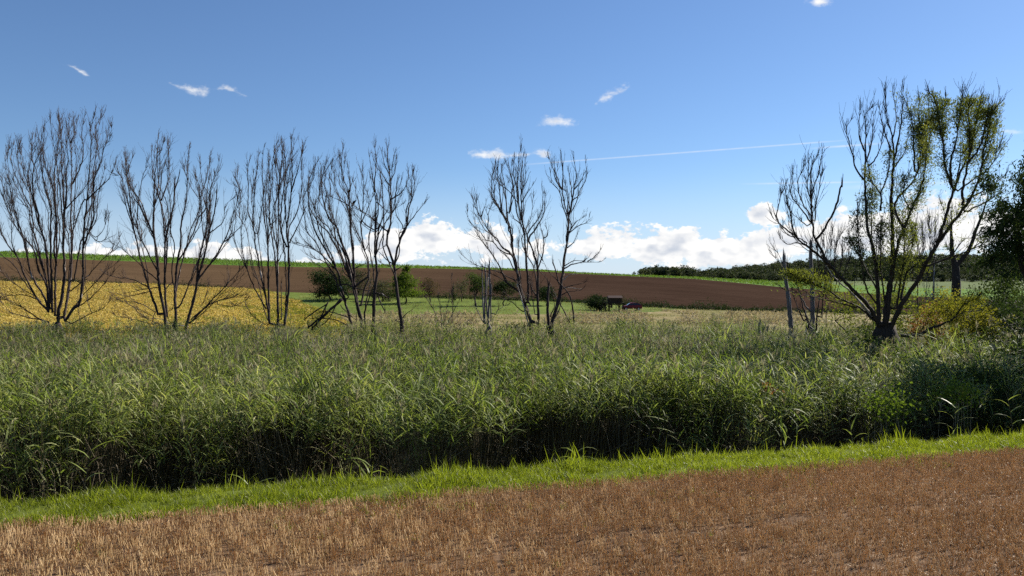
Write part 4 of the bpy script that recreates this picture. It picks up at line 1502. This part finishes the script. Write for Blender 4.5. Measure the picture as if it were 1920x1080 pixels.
make_tree('dead_tree', 'dead tree of splayed dark limbs with a broken heap at its left foot', 'tree', DT, [
    (4.0, '7 720,1010 660,800 620,560 590,380 500,130 450,0 6 480,1060 420,920 340,840 280,650 260,480 270,350 310,220'),
    (2.6, '7 620,560 620,380 610,150 590,0 6 590,1060 575,800 560,550 500,380 480,200 500,60'), (1.4, '6 560,550 580,480 560,280'), (1.2, '6 560,550 600,430'),
    (2.8, '7 590,990 530,780 470,560 440,420 350,250 220,30 6 220,1060 140,850 110,680 110,530 130,380 210,200'),
    (1.3, '7 290,130 6 270,1060 220,940 200,760 190,650 240,580'), (1.5, '7 440,420 340,300 200,180 110,130 0,95'), (1.2, '7 400,380 280,300 160,260 100,230'), (1.0, '7 150,140 50,50 20,0'),
    (2.3, '7 600,520 500,280 440,100 410,0 6 420,1060 400,860 350,700 360,500 340,400 370,280'),
    (2.2, '7 600,500 560,400 520,240 480,60 6 400,860 350,760', dict(tw=.4)),
    (2.0, '7 700,800 740,600 790,500 780,280 740,180 700,60 670,0 6 680,1060 600,850 520,650 450,580 400,400 395,280'),
    (1.5, '7 740,180 720,60 6 700,1060 700,900 730,600 720,300'), (1.2, '6 700,900 760,760 830,600'), (1.1, '6 700,760 660,600 620,450'),
    (1.2, '6 575,700 470,640 380,600'), (1.2, '7 620,380 670,360 740,330', dict(tw=.8)),
    (2.6, '7 640,590 700,530 780,470', dict(broken=1, tw=.2)), (1.8, '7 540,560 640,600 790,630', dict(broken=1, tw=.3)),
    (1.4, '7 560,700 450,560 350,420 170,310'), (1.0, '7 680,460 720,455 760,440'),
], zT, .15, 1004, sib=1, group=DG, twl=1.0, tws=.33)

heap = [(2.6, '7 490,730 350,850 110,1040'), (2.4, '7 480,720 300,900 150,1055'), (1.8, '7 330,760 250,920 200,1010'), (1.5, '7 320,780 190,860 70,950'), (1.3, '7 560,930 400,880 300,860'),
        (1.3, '7 560,1020 440,970 340,950 150,940'), (1.2, '7 420,800 330,960 220,1040'), (1.0, '7 470,790 560,900 650,960')]
make_tree('fallen_branches', 'heap of broken dead branches leaning left of the splayed dead tree', 'branches', DT - 1.2, [(a, t, dict(broken=1, tw=.7, twl=.7, free=1)) for a, t in heap], zT, 0, 1005, depth=.15)

make_tree('dead_tree', 'tall bare dead trunk right beside the splayed tree, crossing its limbs', 'tree', DT - .6, [
    (3.9, '7 840,1000 850,700 880,430 860,200 860,0 6 860,1060 860,850 870,700 850,550 810,390', dict(q0=.45)), (1.6, '6 850,540 860,300 870,140'),
    (2.4, '7 860,250 890,20 6 900,1000 920,890 1000,740 1030,650'), (1.5, '6 920,900 850,970 700,850 575,700', dict(tw=.5)), (1.6, '7 880,650 940,670 1010,715', dict(broken=1, tw=.2)),
    (1.7, '7 890,680 920,760 970,860', dict(broken=1, tw=.2)), (1.7, '7 740,880 780,650 840,420', dict(tw=.3)), (1.0, '6 870,650 930,700 980,750'), (1.0, '7 890,170 940,150'),
], zT, .16, 1006, sib=1, group=DG, twl=.8, tws=.42)

make_tree('dead_tree', 'bare forked dead tree with a single trunk left of the big cloud', 'tree', DT - 1.0, [
    (3.7, '7 1160,980 1120,750 1090,500 1070,340 1000,120 1000,0 6 1000,1060 1000,970 1040,850 1040,600 1030,420 1020,280 1000,130 990,20', dict(q0=.5)),
    (2.6, '7 1080,340 1100,200 1140,60 1170,0 6 1150,1070 1220,900 1240,720 1290,580 1305,430 1290,300', dict(q0=.3)),
    (1.4, '6 1220,920 1290,820 1380,710 1420,660'), (1.5, '6 1050,620 1150,550 1200,480 1230,400'), (1.2, '6 1050,780 1090,700 1140,600'), (1.2, '6 1090,600 1110,430'),
    (1.4, '6 1040,480 980,420 950,350 870,250 850,200'), (1.2, '6 1030,420 1080,320 1100,180'), (1.1, '6 1040,300 1080,110'), (1.1, '6 1170,950 1150,880 1100,800 1090,650'),
    (1.5, '7 1060,330 980,270 890,180'), (1.3, '7 1090,400 1155,360', dict(tw=.3)), (1.2, '7 1170,930 1230,870 1280,845', dict(tw=.3)), (1.0, '7 1135,985 1060,945', dict(tw=.3)),
    (1.5, '6 990,980 870,870 780,800 620,690', dict(tw=.7)), (1.2, '6 1025,350 960,200 940,90'), (1.0, '6 1280,600 1220,500'),
], zT, .15, 1007, sib=1, group=DG, twl=.85, tws=.34)

make_tree('dead_tree', 'central clump of reddish brown dead stems below the small clouds', 'tree', DT - 1.0, [
    (3.6, '9 810,970 740,760 690,580 640,350 600,100 590,0 8 570,1080 545,920 520,850 450,750 340,560 330,450 340,300 375,200'),
    (1.7, '8 520,850 500,600 480,400 450,250 475,180'), (1.5, '8 450,740 430,550 410,400 400,250'), (1.6, '8 540,760 560,600 575,400 520,200'), (1.3, '8 460,760 370,650 335,560'),
    (2.4, '9 690,540 600,230 500,150 430,50 380,0 8 400,1070 270,930 210,830 150,710 150,620'), (1.0, '8 210,800 240,690 290,700'), (1.0, '8 280,930 290,780 330,660'),
    (1.9, '9 690,650 560,560 520,500 470,380 370,210 290,110 220,10 8 150,960 135,870'),
    (2.7, '9 780,760 780,520 760,300 740,0 8 720,1060 700,880 685,700 680,500 680,350 690,200 700,100'), (1.7, '8 690,850 650,650 620,420 590,300 600,130'), (1.2, '8 685,640 750,520 810,440'),
    (1.2, '8 680,520 720,400 735,300'), (1.4, '8 650,620 640,350 650,100 670,20'), (1.3, '8 690,900 600,830 560,740'),
    (3.2, '9 900,1000 890,700 890,400 850,240 800,100 770,0 8 750,1060 780,970 850,880 930,720 935,500'), (1.4, '9 890,390 940,250 960,100 950,0 8 960,1060 950,960 910,920'),
    (1.2, '9 890,350 890,150 860,0 8 840,940'), (1.5, '9 900,720 830,620 790,480 770,400'), (1.3, '9 700,500 670,300 680,0 8 660,1000'), (1.1, '9 950,40 1000,10 8 1000,1000 990,960'),
    (1.3, '9 650,610 480,500 330,420 250,400'), (1.2, '9 640,520 450,420 320,380 200,340 110,290 40,230'), (1.2, '9 620,400 560,260 480,200 400,100'),
    (1.0, '9 720,870 600,760 450,700 370,690'), (1.1, '9 820,800 740,710 600,705', dict(tw=.3)),
    (1.6, '9 790,1030 740,840 700,700 660,570', dict(mat=M_pale, free=1, tw=.1, broken=1)), (1.0, '9 860,900 830,700 820,500 840,400'),
], zT, .13, 1008, sib=1, group=DG, twl=.9, tws=.34)

make_tree('dead_tree', 'leaning forked dead tree, rightmost of the central clump', 'tree', DT - 1.6, [
    (3.7, '9 1050,985 1130,700 1170,450 1190,250 1220,100 1230,0 8 1235,1060 1245,900 1240,800 1200,650 1170,490 1110,400 1080,320 1080,200', dict(q0=.4)),
    (1.5, '8 1170,490 1180,300 1165,100'), (2.0, '8 1245,800 1290,620 1310,480 1340,300 1310,120'), (1.1, '8 1300,600 1380,540 1410,450'), (1.2, '8 1310,480 1400,370 1430,290'),
    (1.2, '8 1255,980 1330,870 1410,810'), (1.2, '8 1255,1000 1350,920 1450,880 1490,820'), (1.1, '8 1255,700 1250,560 1210,420'), (1.1, '8 1280,560 1270,400 1245,270'),
    (1.4, '9 1190,390 1260,340 1400,310 1560,310'), (1.1, '9 1190,350 1300,290 1400,300'), (1.0, '9 1450,300 1540,240 1590,180'), (1.1, '9 1220,150 1290,90 1330,0'),
    (1.0, '9 1180,510 1200,490 1250,450 1340,445', dict(mat=M_pale, tw=.2)), (1.2, '9 1150,680 1250,640 1350,630', dict(tw=.5)), (1.1, '9 1160,610 1280,570 1400,545', dict(tw=.4)),  # first limb: sunlight put into its pale colour
    (.9, '9 1190,590 1280,600 1385,610', dict(mat=M_pale, tw=.2)), (1.6, '9 1130,560 1090,400 1060,310', dict(broken=1, tw=.3)),
    (1.8, '9 1300,985 1280,800 1230,650 1140,550 1000,400 950,290', dict(tw=.4, free=1)), (1.3, '9 1250,985 1100,700 1010,520 950,450', dict(tw=.4, free=1)),
    (1.4, '9 1030,920 1080,800 1060,700', dict(tw=.3)), (1.5, '9 1060,960 1130,850 1160,760', dict(tw=.3)),
], zT, .13, 1009, sib=1, group=DG, twl=.85, tws=.34)

SG = 'broken off dead trunks in the reeds'
make_tree('broken_snag', 'splintered grey snag of upright slivers left of the central dead stems', 'snag', DT - 1.0, [
    (2.6, '9 330,1000 350,700 350,500 342,330', dict(broken=1, tw=.05)), (2.4, '9 300,1000 290,800 310,600 297,380', dict(broken=1, tw=.05)), (2.0, '9 330,980 310,700 330,480', dict(broken=1, tw=0)),
    (1.8, '9 285,990 270,700 265,410', dict(broken=1, tw=0)), (1.6, '9 360,980 368,700 366,560', dict(broken=1, tw=.1)), (1.2, '9 285,990 220,880 190,740', dict(tw=.7)), (1.0, '9 420,900 440,850 520,800', dict(tw=.6))],
    zT, .22, 1010, bark=M_snag, group=SG, depth=.08)
make_tree('broken_snag', 'short dark broken trunk standing inside the central clump', 'snag', DT - 1.2, [(3.6, '9 1010,985 1000,780 1015,560', dict(broken=1, tw=.05))], zT, .22, 1011, group=SG, depth=.05)
ZS = float(marsh_z(36))
make_tree('broken_snag', 'grey broken trunk leaning left, first of the snag pair before the leafy willow', 'snag', 36.0, [
    (5.6, 'b 225,960 200,640 165,400 155,215', dict(broken=1, tw=0)), (.9, 'b 160,330 110,200 80,160', dict(tw=.8)), (.8, 'b 170,400 130,300 60,215', dict(tw=.8))], ZS, .2, 1012, bark=M_snag, group=SG, depth=.05)
make_tree('broken_snag', 'tall upright grey broken trunk, second of the snag pair before the leafy willow', 'snag', 37.0, [
    (5.4, 'b 430,930 430,640 415,300 412,80', dict(broken=1, tw=0)), (2.0, 'b 405,740 340,650 270,480', dict(tw=.5)), (1.4, 'b 420,600 370,590', dict(broken=1, tw=0))], ZS, .2, 1013, bark=M_snag, group=SG, depth=.05)
make_tree('broken_snag', 'small pointed stump among the far reeds left of the snag pair', 'snag', 40.0, [(3.0, 'p 1424,622 1423,612 1425,605', dict(broken=1, tw=0))], float(marsh_z(40)), .2, 1014, bark=M_snag, group=SG)
make_tree('dead_tree', 'thin dead leaning stems between the two grey snags', 'tree', 39.0, [
    (2.2, 'b 390,850 340,700 300,560 270,470', dict(tw=.8)), (1.8, 'b 340,830 290,700 240,590', dict(tw=.8)), (1.6, 'b 470,830 490,650 510,500', dict(tw=1)), (1.6, 'b 520,800 530,600 560,420 570,250', dict(tw=1)),
    (1.0, 'b 440,880 380,800 250,760', dict(tw=.6))], float(marsh_z(39)), .18, 1015, depth=.1)

# --- the leafy willow
DW = 32.0
ZW = float(marsh_z(DW))
LF = LG['willow_leaf']
make_tree('willow_tree', 'big half leafy willow of many spreading limbs right of the snags', 'tree', DW, [
    (5.9, 'e 385,900 385,800 430,500 440,300 430,0 c 500,1060 510,800 520,550 500,400 460,250 450,60', dict(leaf=1.21, lq=(.12, .62))),
    (1.9, 'c 525,620 560,450 590,250 600,40', dict(leaf=0.26)), (1.6, 'c 500,560 430,350 400,200', dict()), (1.2, 'c 540,680 610,560 640,450', dict(leaf=0.44)), (1.4, 'c 515,450 540,300 520,90', dict()),
    (4.7, 'e 340,880 330,600 300,350 260,200 245,0 c 280,1060 275,800 285,600 280,350 290,240 330,190', dict(leaf=0.66, lq=(.1, .6))),
    (1.7, 'c 275,800 200,700 150,500 120,370 150,310'), (1.4, 'c 280,560 230,420 235,220'), (1.4, 'c 285,650 330,500 350,260', dict()), (1.5, 'e 290,310 285,150 290,0 c 340,960 340,880', dict(leaf=1.32)),
    (2.0, 'c 410,1060 410,920 330,800 310,680', dict(leaf=1.10)), (1.5, 'c 410,920 450,820 480,700 490,560', dict(leaf=0.88)), (1.3, 'c 350,640 400,560 430,400'),
    (3.9, 'e 400,860 430,580 480,290 520,200 560,80 600,0 c 650,1070 700,960 770,800 800,560 840,400 880,300', dict(leaf=2.20, lq=(.15, 1))),
    (2.5, 'e 470,760 490,620 520,400 525,200', dict(leaf=1.76)), (2.7, 'e 520,200 c 530,1000 690,800 760,600 770,400 830,290', dict(leaf=2.86)), (2.0, 'c 700,720 690,500 680,300 640,190', dict(leaf=2.64)),
    (1.4, 'c 720,740 745,500 730,300 735,100', dict(leaf=2.42)), (1.4, 'c 770,600 800,450 820,200', dict(leaf=1.98)), (1.4, 'c 650,1040 600,900 640,760', dict(leaf=2.20)),
    (5.1, 'e 430,900 500,740 620,560 680,440 771,290 g 60,380 130,250 220,130 320,0 d 370,1030 500,850 540,700 560,550 600,400 620,250 690,160', dict(leaf=0.77, lq=(.45, 1))),
    (2.5, 'd 380,1010 385,850 430,650 440,450 430,250 440,120', dict(leaf=1.54)), (1.9, 'd 430,650 500,560 560,420 600,200', dict(leaf=1.54)),
    (3.3, 'g 130,250 190,60 200,0 d 270,1070 300,900 280,820 230,650 220,500 200,400 160,150 110,70', dict(leaf=1.54)), (2.5, 'd 300,900 380,700 430,580 470,450 500,250 540,100', dict(leaf=2.42)),
    (2.2, 'd 290,860 280,650 330,450 380,100', dict(leaf=1.98)), (1.7, 'd 230,600 210,300 240,120', dict(leaf=1.32)), (1.4, 'd 330,830 370,600 450,500', dict(leaf=2.86, lm=LG['olive_leaf'])), (1.4, 'd 440,600 480,400 520,200', dict(leaf=2.20, lm=LG['olive_leaf'])),
    (2.5, 'e 500,700 540,510 660,420 720,370', dict(leaf=0.44)), (1.5, 'd 340,890 480,790 620,680 700,500', dict(leaf=0.55)), (1.7, 'd 420,960 600,870 720,780', dict(leaf=0.33)), (1.7, 'd 400,1070 550,1000 700,900', dict(leaf=0.22)),
    (1.9, 'g 60,400 200,350 400,270 470,210', dict(leaf=0.22)), (1.4, 'd 540,700 600,560 640,400 690,280', dict(leaf=0.66)),
    (4.4, 'e 340,890 260,740 120,600 0,470 b 540,240 400,130 280,30 a 400,1060 290,940 250,830 200,600 180,500', dict(q0=.45)),
    (2.5, 'b 600,330 540,200 480,80 440,0 a 490,960 450,800 440,650 450,500 500,330 550,100', dict(q0=.3)), (2.5, 'a 490,960 560,880 640,740 690,620 720,500 750,410', dict(broken=1, tw=.3, twl=.5)),
    (1.3, 'a 440,800 330,650 240,530 220,420 240,340'), (1.4, 'a 290,930 180,860 90,760 110,620 140,500'), (1.2, 'a 450,740 370,640 310,500 300,380 360,230'), (1.1, 'a 440,540 430,350 450,200 490,130'), (1.1, 'a 445,640 400,420 410,200'),
    (1.0, 'a 400,1000 300,950 200,920 120,820 60,760', dict(tw=.6)), (1.0, 'a 390,1030 300,1000 190,1010 130,960', dict(tw=.6)), (1.1, 'a 470,780 490,600 540,330'), (1.0, 'a 400,830 330,780 260,720'),
    (2.7, 'e 320,860 160,670 0,520 b 610,370 560,290', dict(mat=M_pale, tw=.2)),  # dead limb catching the sun, the light put into its pale colour
    (2.2, 'e 300,850 b 880,700 700,620 550,520 400,470 260,420 200,340', dict(leaf=1.6, lm=LG['olive_leaf'], twl=.85, tw=1.8)), (1.4, 'b 850,700 600,640 350,580 160,530', dict(tw=.6, leaf=0.22)),
    (4.1, 'e 470,960 600,960 720,910 g 60,830 180,760 280,700 350,690 430,680', dict(leaf=0.88, lm=LG['yellow_leaf'], tw=.7)), (1.9, 'g 250,710 300,640 380,600', dict(leaf=5.50, lm=LG['yellow_leaf'], tw=1.6)),
    (1.7, 'e 330,740 250,620 210,430 190,250 185,60', dict(leaf=0.77, lm=LG['dark_leaf'])), (1.5, 'e 380,700 350,400 360,150', dict(leaf=3.08, lm=LG['dark_leaf'])), (1.4, 'e 320,620 230,450 130,250', dict(leaf=2.20, lm=LG['dark_leaf'])),
    (1.5, 'e 450,640 500,460 580,300 560,150', dict(leaf=1.98, lm=LG['olive_leaf'])), (1.3, 'e 600,600 650,520 640,420', dict(leaf=3.30, lm=LG['olive_leaf'])),
], ZW, .56, 1020, fist=.22, bark=M_wbark, twig=M_wbark, twl=.95, tws=.26, leafmat=LF, leaf=(.12, .034), depth=.24, rmin=.008)

# --- trees to the right of and behind the willow
make_tree('pollard_tree', 'thick pollarded trunk forking in two behind the willow on the right', 'tree', 52.0, [
    (9.0, 'g 245,520 245,480 240,400 222,330 215,180 220,60', dict(tw=.5, leaf=.15)), (5.0, 'g 250,400 330,290 370,180 430,20 d 560,1050 590,950 612,810', dict(tw=.6)), (1.6, 'g 235,310 300,230 380,225', dict(leaf=.4)),
    (1.5, 'g 215,200 170,60 150,0', dict(leaf=.4)), (1.4, 'g 225,270 200,300 190,280', dict(leaf=3, lm=LG['bright_leaf']))], float(marsh_z(52)), .0, 1021, bark=M_wbark, twig=M_wbark, leafmat=LF, leaf=(.12, .045))
make_tree('bare_sapling', 'grey bare sapling trunk left of the pollarded trunk', 'tree', 46.0, [
    (3.0, 'g 95,730 100,600 105,500 110,350', dict(tw=.6)), (1.4, 'g 60,720 55,600 60,450', dict(tw=.7)), (1.2, 'g 100,560 60,640 20,690', dict(tw=.6))], float(marsh_z(46)), .1, 1022, bark=M_snag)
make_tree('bare_shrub', 'pale thicket of thin bare shoots behind the left limb of the willow', 'shrub', 50.0, [
    (1.0, 'b 560,560 560,300 540,100 530,0', dict(tw=1.8)), (1.0, 'b 600,560 640,300 660,100 700,0', dict(tw=1.8)), (1.0, 'b 640,560 700,300 720,150', dict(tw=1.8)), (.9, 'b 520,560 480,250 470,120', dict(tw=1.6)), (.9, 'b 660,560 760,300 780,200', dict(tw=1.6)),
    (.9, 'b 600,560 600,250 610,60 620,-20', dict(tw=1.6))], float(marsh_z(50)), 0, 1023, up=.2)
make_tree('bare_shrub', 'pale thicket of thin bare shoots behind the right limb of the willow', 'shrub', 50.0, [
    (1.0, 'e 620,560 620,350 600,200', dict(tw=1.8)), (1.0, 'e 650,560 660,300 650,150', dict(tw=1.8)), (1.0, 'e 690,560 710,300 700,120', dict(tw=1.8)), (.9, 'e 730,560 740,280 750,150', dict(tw=1.6)), (.9, 'e 590,560 575,380 590,260', dict(tw=1.6))],
    float(marsh_z(50)), 0, 1024, up=.2)

# dense leafy trees at the right edge
leafy('leafy_willow', 'dark leafy willow with drooping leaves at the right edge', 'tree', 1998, 23.0, 5.8, 9.9, LG['dark_leaf'], 401, 30000, .15, .2, .42, clumps=210, spread=.065, hollow=.30, droop=1.1, narrow=.28, stems=2)
leafy('elder_bush', 'dark dense elder bush under the leafy willow at the right edge', 'bush', 1908, 33.0, 4.2, 4.2, LG['dark_leaf'], 403, 9000, .13, .1, .04, stems=3, clumps=45, spread=.2)
leafy('elder_bush', 'dull green bush behind the yellow willow branch', 'bush', 1868, 40.0, 5.0, 4.4, LG['mid_leaf'], 404, 6000, .15, .1, .04, stems=3, clumps=34, spread=.22)
leafy('yellow_shrub', 'bright yellow leaved shrub by the low right limb of the willow', 'shrub', 1800, 33.5, 3.3, 3.9, LG['yellow_leaf'], 405, 6500, .10, .06, .25, stems=3, clumps=34, spread=.2)
leafy('yellow_shrub', 'low yellow green shrub in the reeds right of the willow foot', 'shrub', 1822, 27.5, 2.6, 2.7, LG['yellow_leaf'], 406, 3200, .10, .05, .1, stems=3, clumps=26, spread=.2)
leafy('red_shrub', 'reddish leaved shrub directly behind the willow foot', 'shrub', 1738, 35.0, 1.9, 2.9, LG['red_leaf'], 407, 2400, .10, .05, .15, stems=3, clumps=20, spread=.22)
leafy('olive_shrub', 'olive green shrub seen between the limbs of the willow', 'shrub', 1650, 40.0, 5.5, 3.9, LG['olive_leaf'], 408, 4200, .13, .06, .05, stems=4, clumps=30, spread=.2)
leafy('dark_shrub', 'dark low shrub right in front of the willow trunk', 'shrub', 1648, 30.4, 2.6, 2.6, LG['mid_leaf'], 420, 3400, .10, .05, .02, stems=3, clumps=22, spread=.22)
leafy('dark_shrub', 'dark shrub hiding the right foot of the willow trunk', 'shrub', 1705, 30.2, 2.2, 2.4, LG['mid_leaf'], 421, 2600, .10, .05, .02, stems=3, clumps=22, spread=.22)
BR = 'dark bushes added among the shaded reeds at the right edge'  # dark leaved bushes added to stand for the shaded mass of reeds and hedge
leafy('shade_bush', 'added dark bush leftmost among the shaded right hand reeds, beside the bright vine', 'bush', 1762, 21.5, 2.6, 3.2, LG['dark_leaf'], 430, 4600, .10, .04, .02, stems=4, clumps=30, spread=.2, group=BR)
leafy('shade_bush', 'added dark bush in the middle of the shaded right hand reeds', 'bush', 1842, 20.5, 3.0, 3.3, LG['mid_leaf'], 431, 5200, .10, .04, .02, stems=4, clumps=34, spread=.2, group=BR)
leafy('shade_bush', 'added dark bush in the shade, cut by the right edge just above the verge', 'bush', 1915, 18.6, 2.8, 3.1, LG['dark_leaf'], 432, 5200, .09, .04, .02, stems=4, clumps=34, spread=.2, group=BR)
leafy('shade_bush', 'added dark bush in the shade under the leafy willow at the right edge', 'bush', 1893, 25.0, 3.4, 3.5, LG['dark_leaf'], 433, 5600, .11, .04, .02, stems=4, clumps=34, spread=.2, group=BR)
leafy('dark_shrub', 'dark tangled shrub at the left foot of the willow', 'shrub', 1588, 33.0, 3.0, 2.5, LG['mid_leaf'], 409, 3600, .11, .06, .02, stems=3, clumps=24, spread=.22)
BG = 'small dark shrubs at the far edge of the reeds'
leafy('marsh_shrub', 'small dark shrub in front of the raised hut', 'shrub', 1166, 46, 1.0, 1.7, LG['mid_leaf'], 411, 500, .11, .03, .02, stems=3, clumps=10, group=BG)
leafy('marsh_shrub', 'small dark shrub right of and below the red car', 'shrub', 1209, 46, 1.0, 1.35, LG['mid_leaf'], 412, 500, .11, .03, .02, stems=3, clumps=10, group=BG)
leafy('marsh_shrub', 'small leaning dark shrub midway between car and grey snags', 'shrub', 1261, 46, 1.1, 1.4, LG['mid_leaf'], 413, 600, .11, .03, .02, stems=3, clumps=12, group=BG)
leafy('marsh_shrub', 'low dark shrub at the foot of the central dead stems', 'shrub', 977, 44.5, 2.3, 1.45, LG['dark_leaf'], 414, 1400, .11, .03, .02, stems=3, clumps=16, group=BG)
leafy('marsh_shrub', 'low brown shrub left of the splintered snag', 'shrub', 852, 45.5, 1.0, 1.1, LG['brown_leaf'], 415, 500, .10, .03, .02, stems=3, clumps=10, group=BG)
make_tree('bare_shrub', 'thin reddish bare shoots standing left of the splintered snag', 'shrub', 46.0, [
    (.7, 'p 828,612 826,580 822,556', dict(tw=1.2)), (.7, 'p 832,612 838,575 846,548', dict(tw=1.2)), (.7, 'p 824,612 815,585 800,560', dict(tw=1.2)), (.7, 'p 836,612 850,585 862,562', dict(tw=1.2)), (.7, 'p 848,615 848,560 847,520', dict(tw=.5))],
    float(marsh_z(46)), 0, 1030, up=.2, twl=.6)

# --- leafy vines hanging over the reed front, single reeds standing on the bank
def vine(label, px, py, Y, w, h, seed, mat, nl=420):
    r = rs(seed)
    c = at(px, py, Y)
    z0 = gz(c[0], Y)
    root = tag(empty('vine', (c[0], Y, z0)), label, 'vine')
    b = MB()
    for _ in range(9):
        e = c + np.array([r.normal() * w * .3, r.normal() * .2, r.uniform(-.2, .4) * h])
        g = np.array([c[0] + r.normal() * w * .25, Y + r.normal() * .15, z0 - .05])
        b.tube([g, (g + e) / 2 + r.normal(size=3) * .1, e], [.009, .007, .004], 4, cap=False)
    b.obj('stem', M_dry, root)
    f = MB()
    cp = c + r.normal(size=(nl, 3)) * [w * .33, .22, h * .33]
    f.leaves(cp, .075, .06, r, .6, 0, flat=.3)
    f.obj('foliage', mat, root)['kind'] = 'stuff'


vine('bright green leafy vine over the right end of the reed front', 1668, 757, 15.9, .7, .5, 501, LG['bright_leaf'])
vine('bright green leafy vine in the shaded reeds at the right', 1795, 735, 17.0, .7, .45, 502, LG['bright_leaf'])
vine('small tuft of orange withered leaves in the reeds', 1441, 727, 17.6, .22, .16, 503, leaf_mat('orange_leaf', [(0, (0.25, 0.09, 0.02)), (1, (0.45, 0.20, 0.05))], .4), 70)


def single_reed(label, px, t, h, seed, lean=(.1, 0), nl=6, group='single reeds standing on the bank'):
    r = rs(seed)
    Y = 10.0
    for _ in range(30):
        Y = field_edge((px - 960) / F * Y) + t
    X = (px - 960) / F * Y
    z0 = float(verge_z(np.array([X]), np.array([t]))[0])
    root = tag(empty('single_reed', (X, Y, z0)), label, 'reed', group)
    tt = np.linspace(0, 1, 6)[:, None]
    P = np.array([X, Y, z0 - .03]) + tt * [0, 0, h] + tt ** 2 * [lean[0] * h, lean[1] * h, 0]
    b = MB()
    b.tube(P, np.linspace(.007, .003, 6), 4)
    b.obj('stem', M_stem, root)
    a = r.uniform(0, 6)
    for k in range(nl):
        s = .3 + .7 * k / nl
        p = np.array([np.interp(s, tt[:, 0], P[:, c]) for c in range(3)])
        a += np.pi + r.normal() * .4
        b = MB()
        b.blade(p, (math.cos(a), math.sin(a) * .5, r.uniform(.5, 1.2)), r.uniform(.25, .42), r.uniform(.018, .03), r.uniform(.15, .5), r, 4)
        b.obj('leaf', M_rleaf, root)


M_rleaf = leaf_mat('single_reed_leaf', [(0, (0.14, 0.20, 0.03)), (.6, (0.24, 0.29, 0.06)), (1, (0.36, 0.36, 0.16))], .5, .45, .35)
for i, (px, t, h, lab) in enumerate([
    (158, 1.25, .80, 'single tall reed with broad leaves near the left end of the verge'), (470, 1.45, .40, 'short single reed on the verge below the dark gap on the left'),
    (690, 1.35, .40, 'single reed with a bent pale leaf on the left half of the verge'), (1085, 1.4, .42, 'single reed on the verge right of the middle'),
    (1470, 1.35, .55, 'single reed on the verge below the orange leaves'), (1600, 1.4, .75, 'spreading reed on the verge below the leafy vine'),
    (1785, 1.25, .80, 'tall pale reed on the right part of the verge'), (1900, 1.35, .95, 'tallest reed on the verge at the right edge')]):
    single_reed(lab, px, t, h, 600 + i, (.12 * (-1) ** i, .02))

# --- bird in the splayed dead tree
M_bird = plain('dark_feathers', (0.012, 0.012, 0.014), .6, .3)
bp = at(664.5, 379, DT)
bird = tag(empty('bird', tuple(bp - [0, 0, .13])), 'small dark bird perched in the crown of the splayed dead tree', 'bird')
b = MB()
b.tube([bp + q for q in np.array([[.10, 0, .11], [.085, 0, .085], [.05, 0, .05], [0, 0, 0], [-.05, 0, -.06], [-.085, 0, -.115], [-.12, 0, -.20], [-.13, 0, -.23]])], [.012, .034, .036, .056, .054, .03, .022, .004], 8)
b.obj('body', M_bird, bird, smooth=True)
for s in (-1, 1):
    b = MB()
    o = bp + np.array([.02, s * .05, .01])
    b.add([o + q for q in np.array([[.02, 0, .03], [-.05, s * .02, .06], [-.15, s * .03, -.10], [-.07, s * .015, -.09], [.0, 0, -.03]])], None, [[0, 1, 4], [1, 3, 4], [1, 2, 3]])
    b.obj('wing', M_bird, bird)
b = MB()
b.tube([bp + (.10, 0, .115), bp + (.15, 0, .11)], [.010, .002], 5)
b.obj('beak', M_bird, bird)
b = MB()
for s in (-1, 1):
    b.tube([bp + (-.01, s * .02, -.04), bp + (.0, s * .02, -.125)], .005, 4)
b.obj('feet', M_bird, bird)
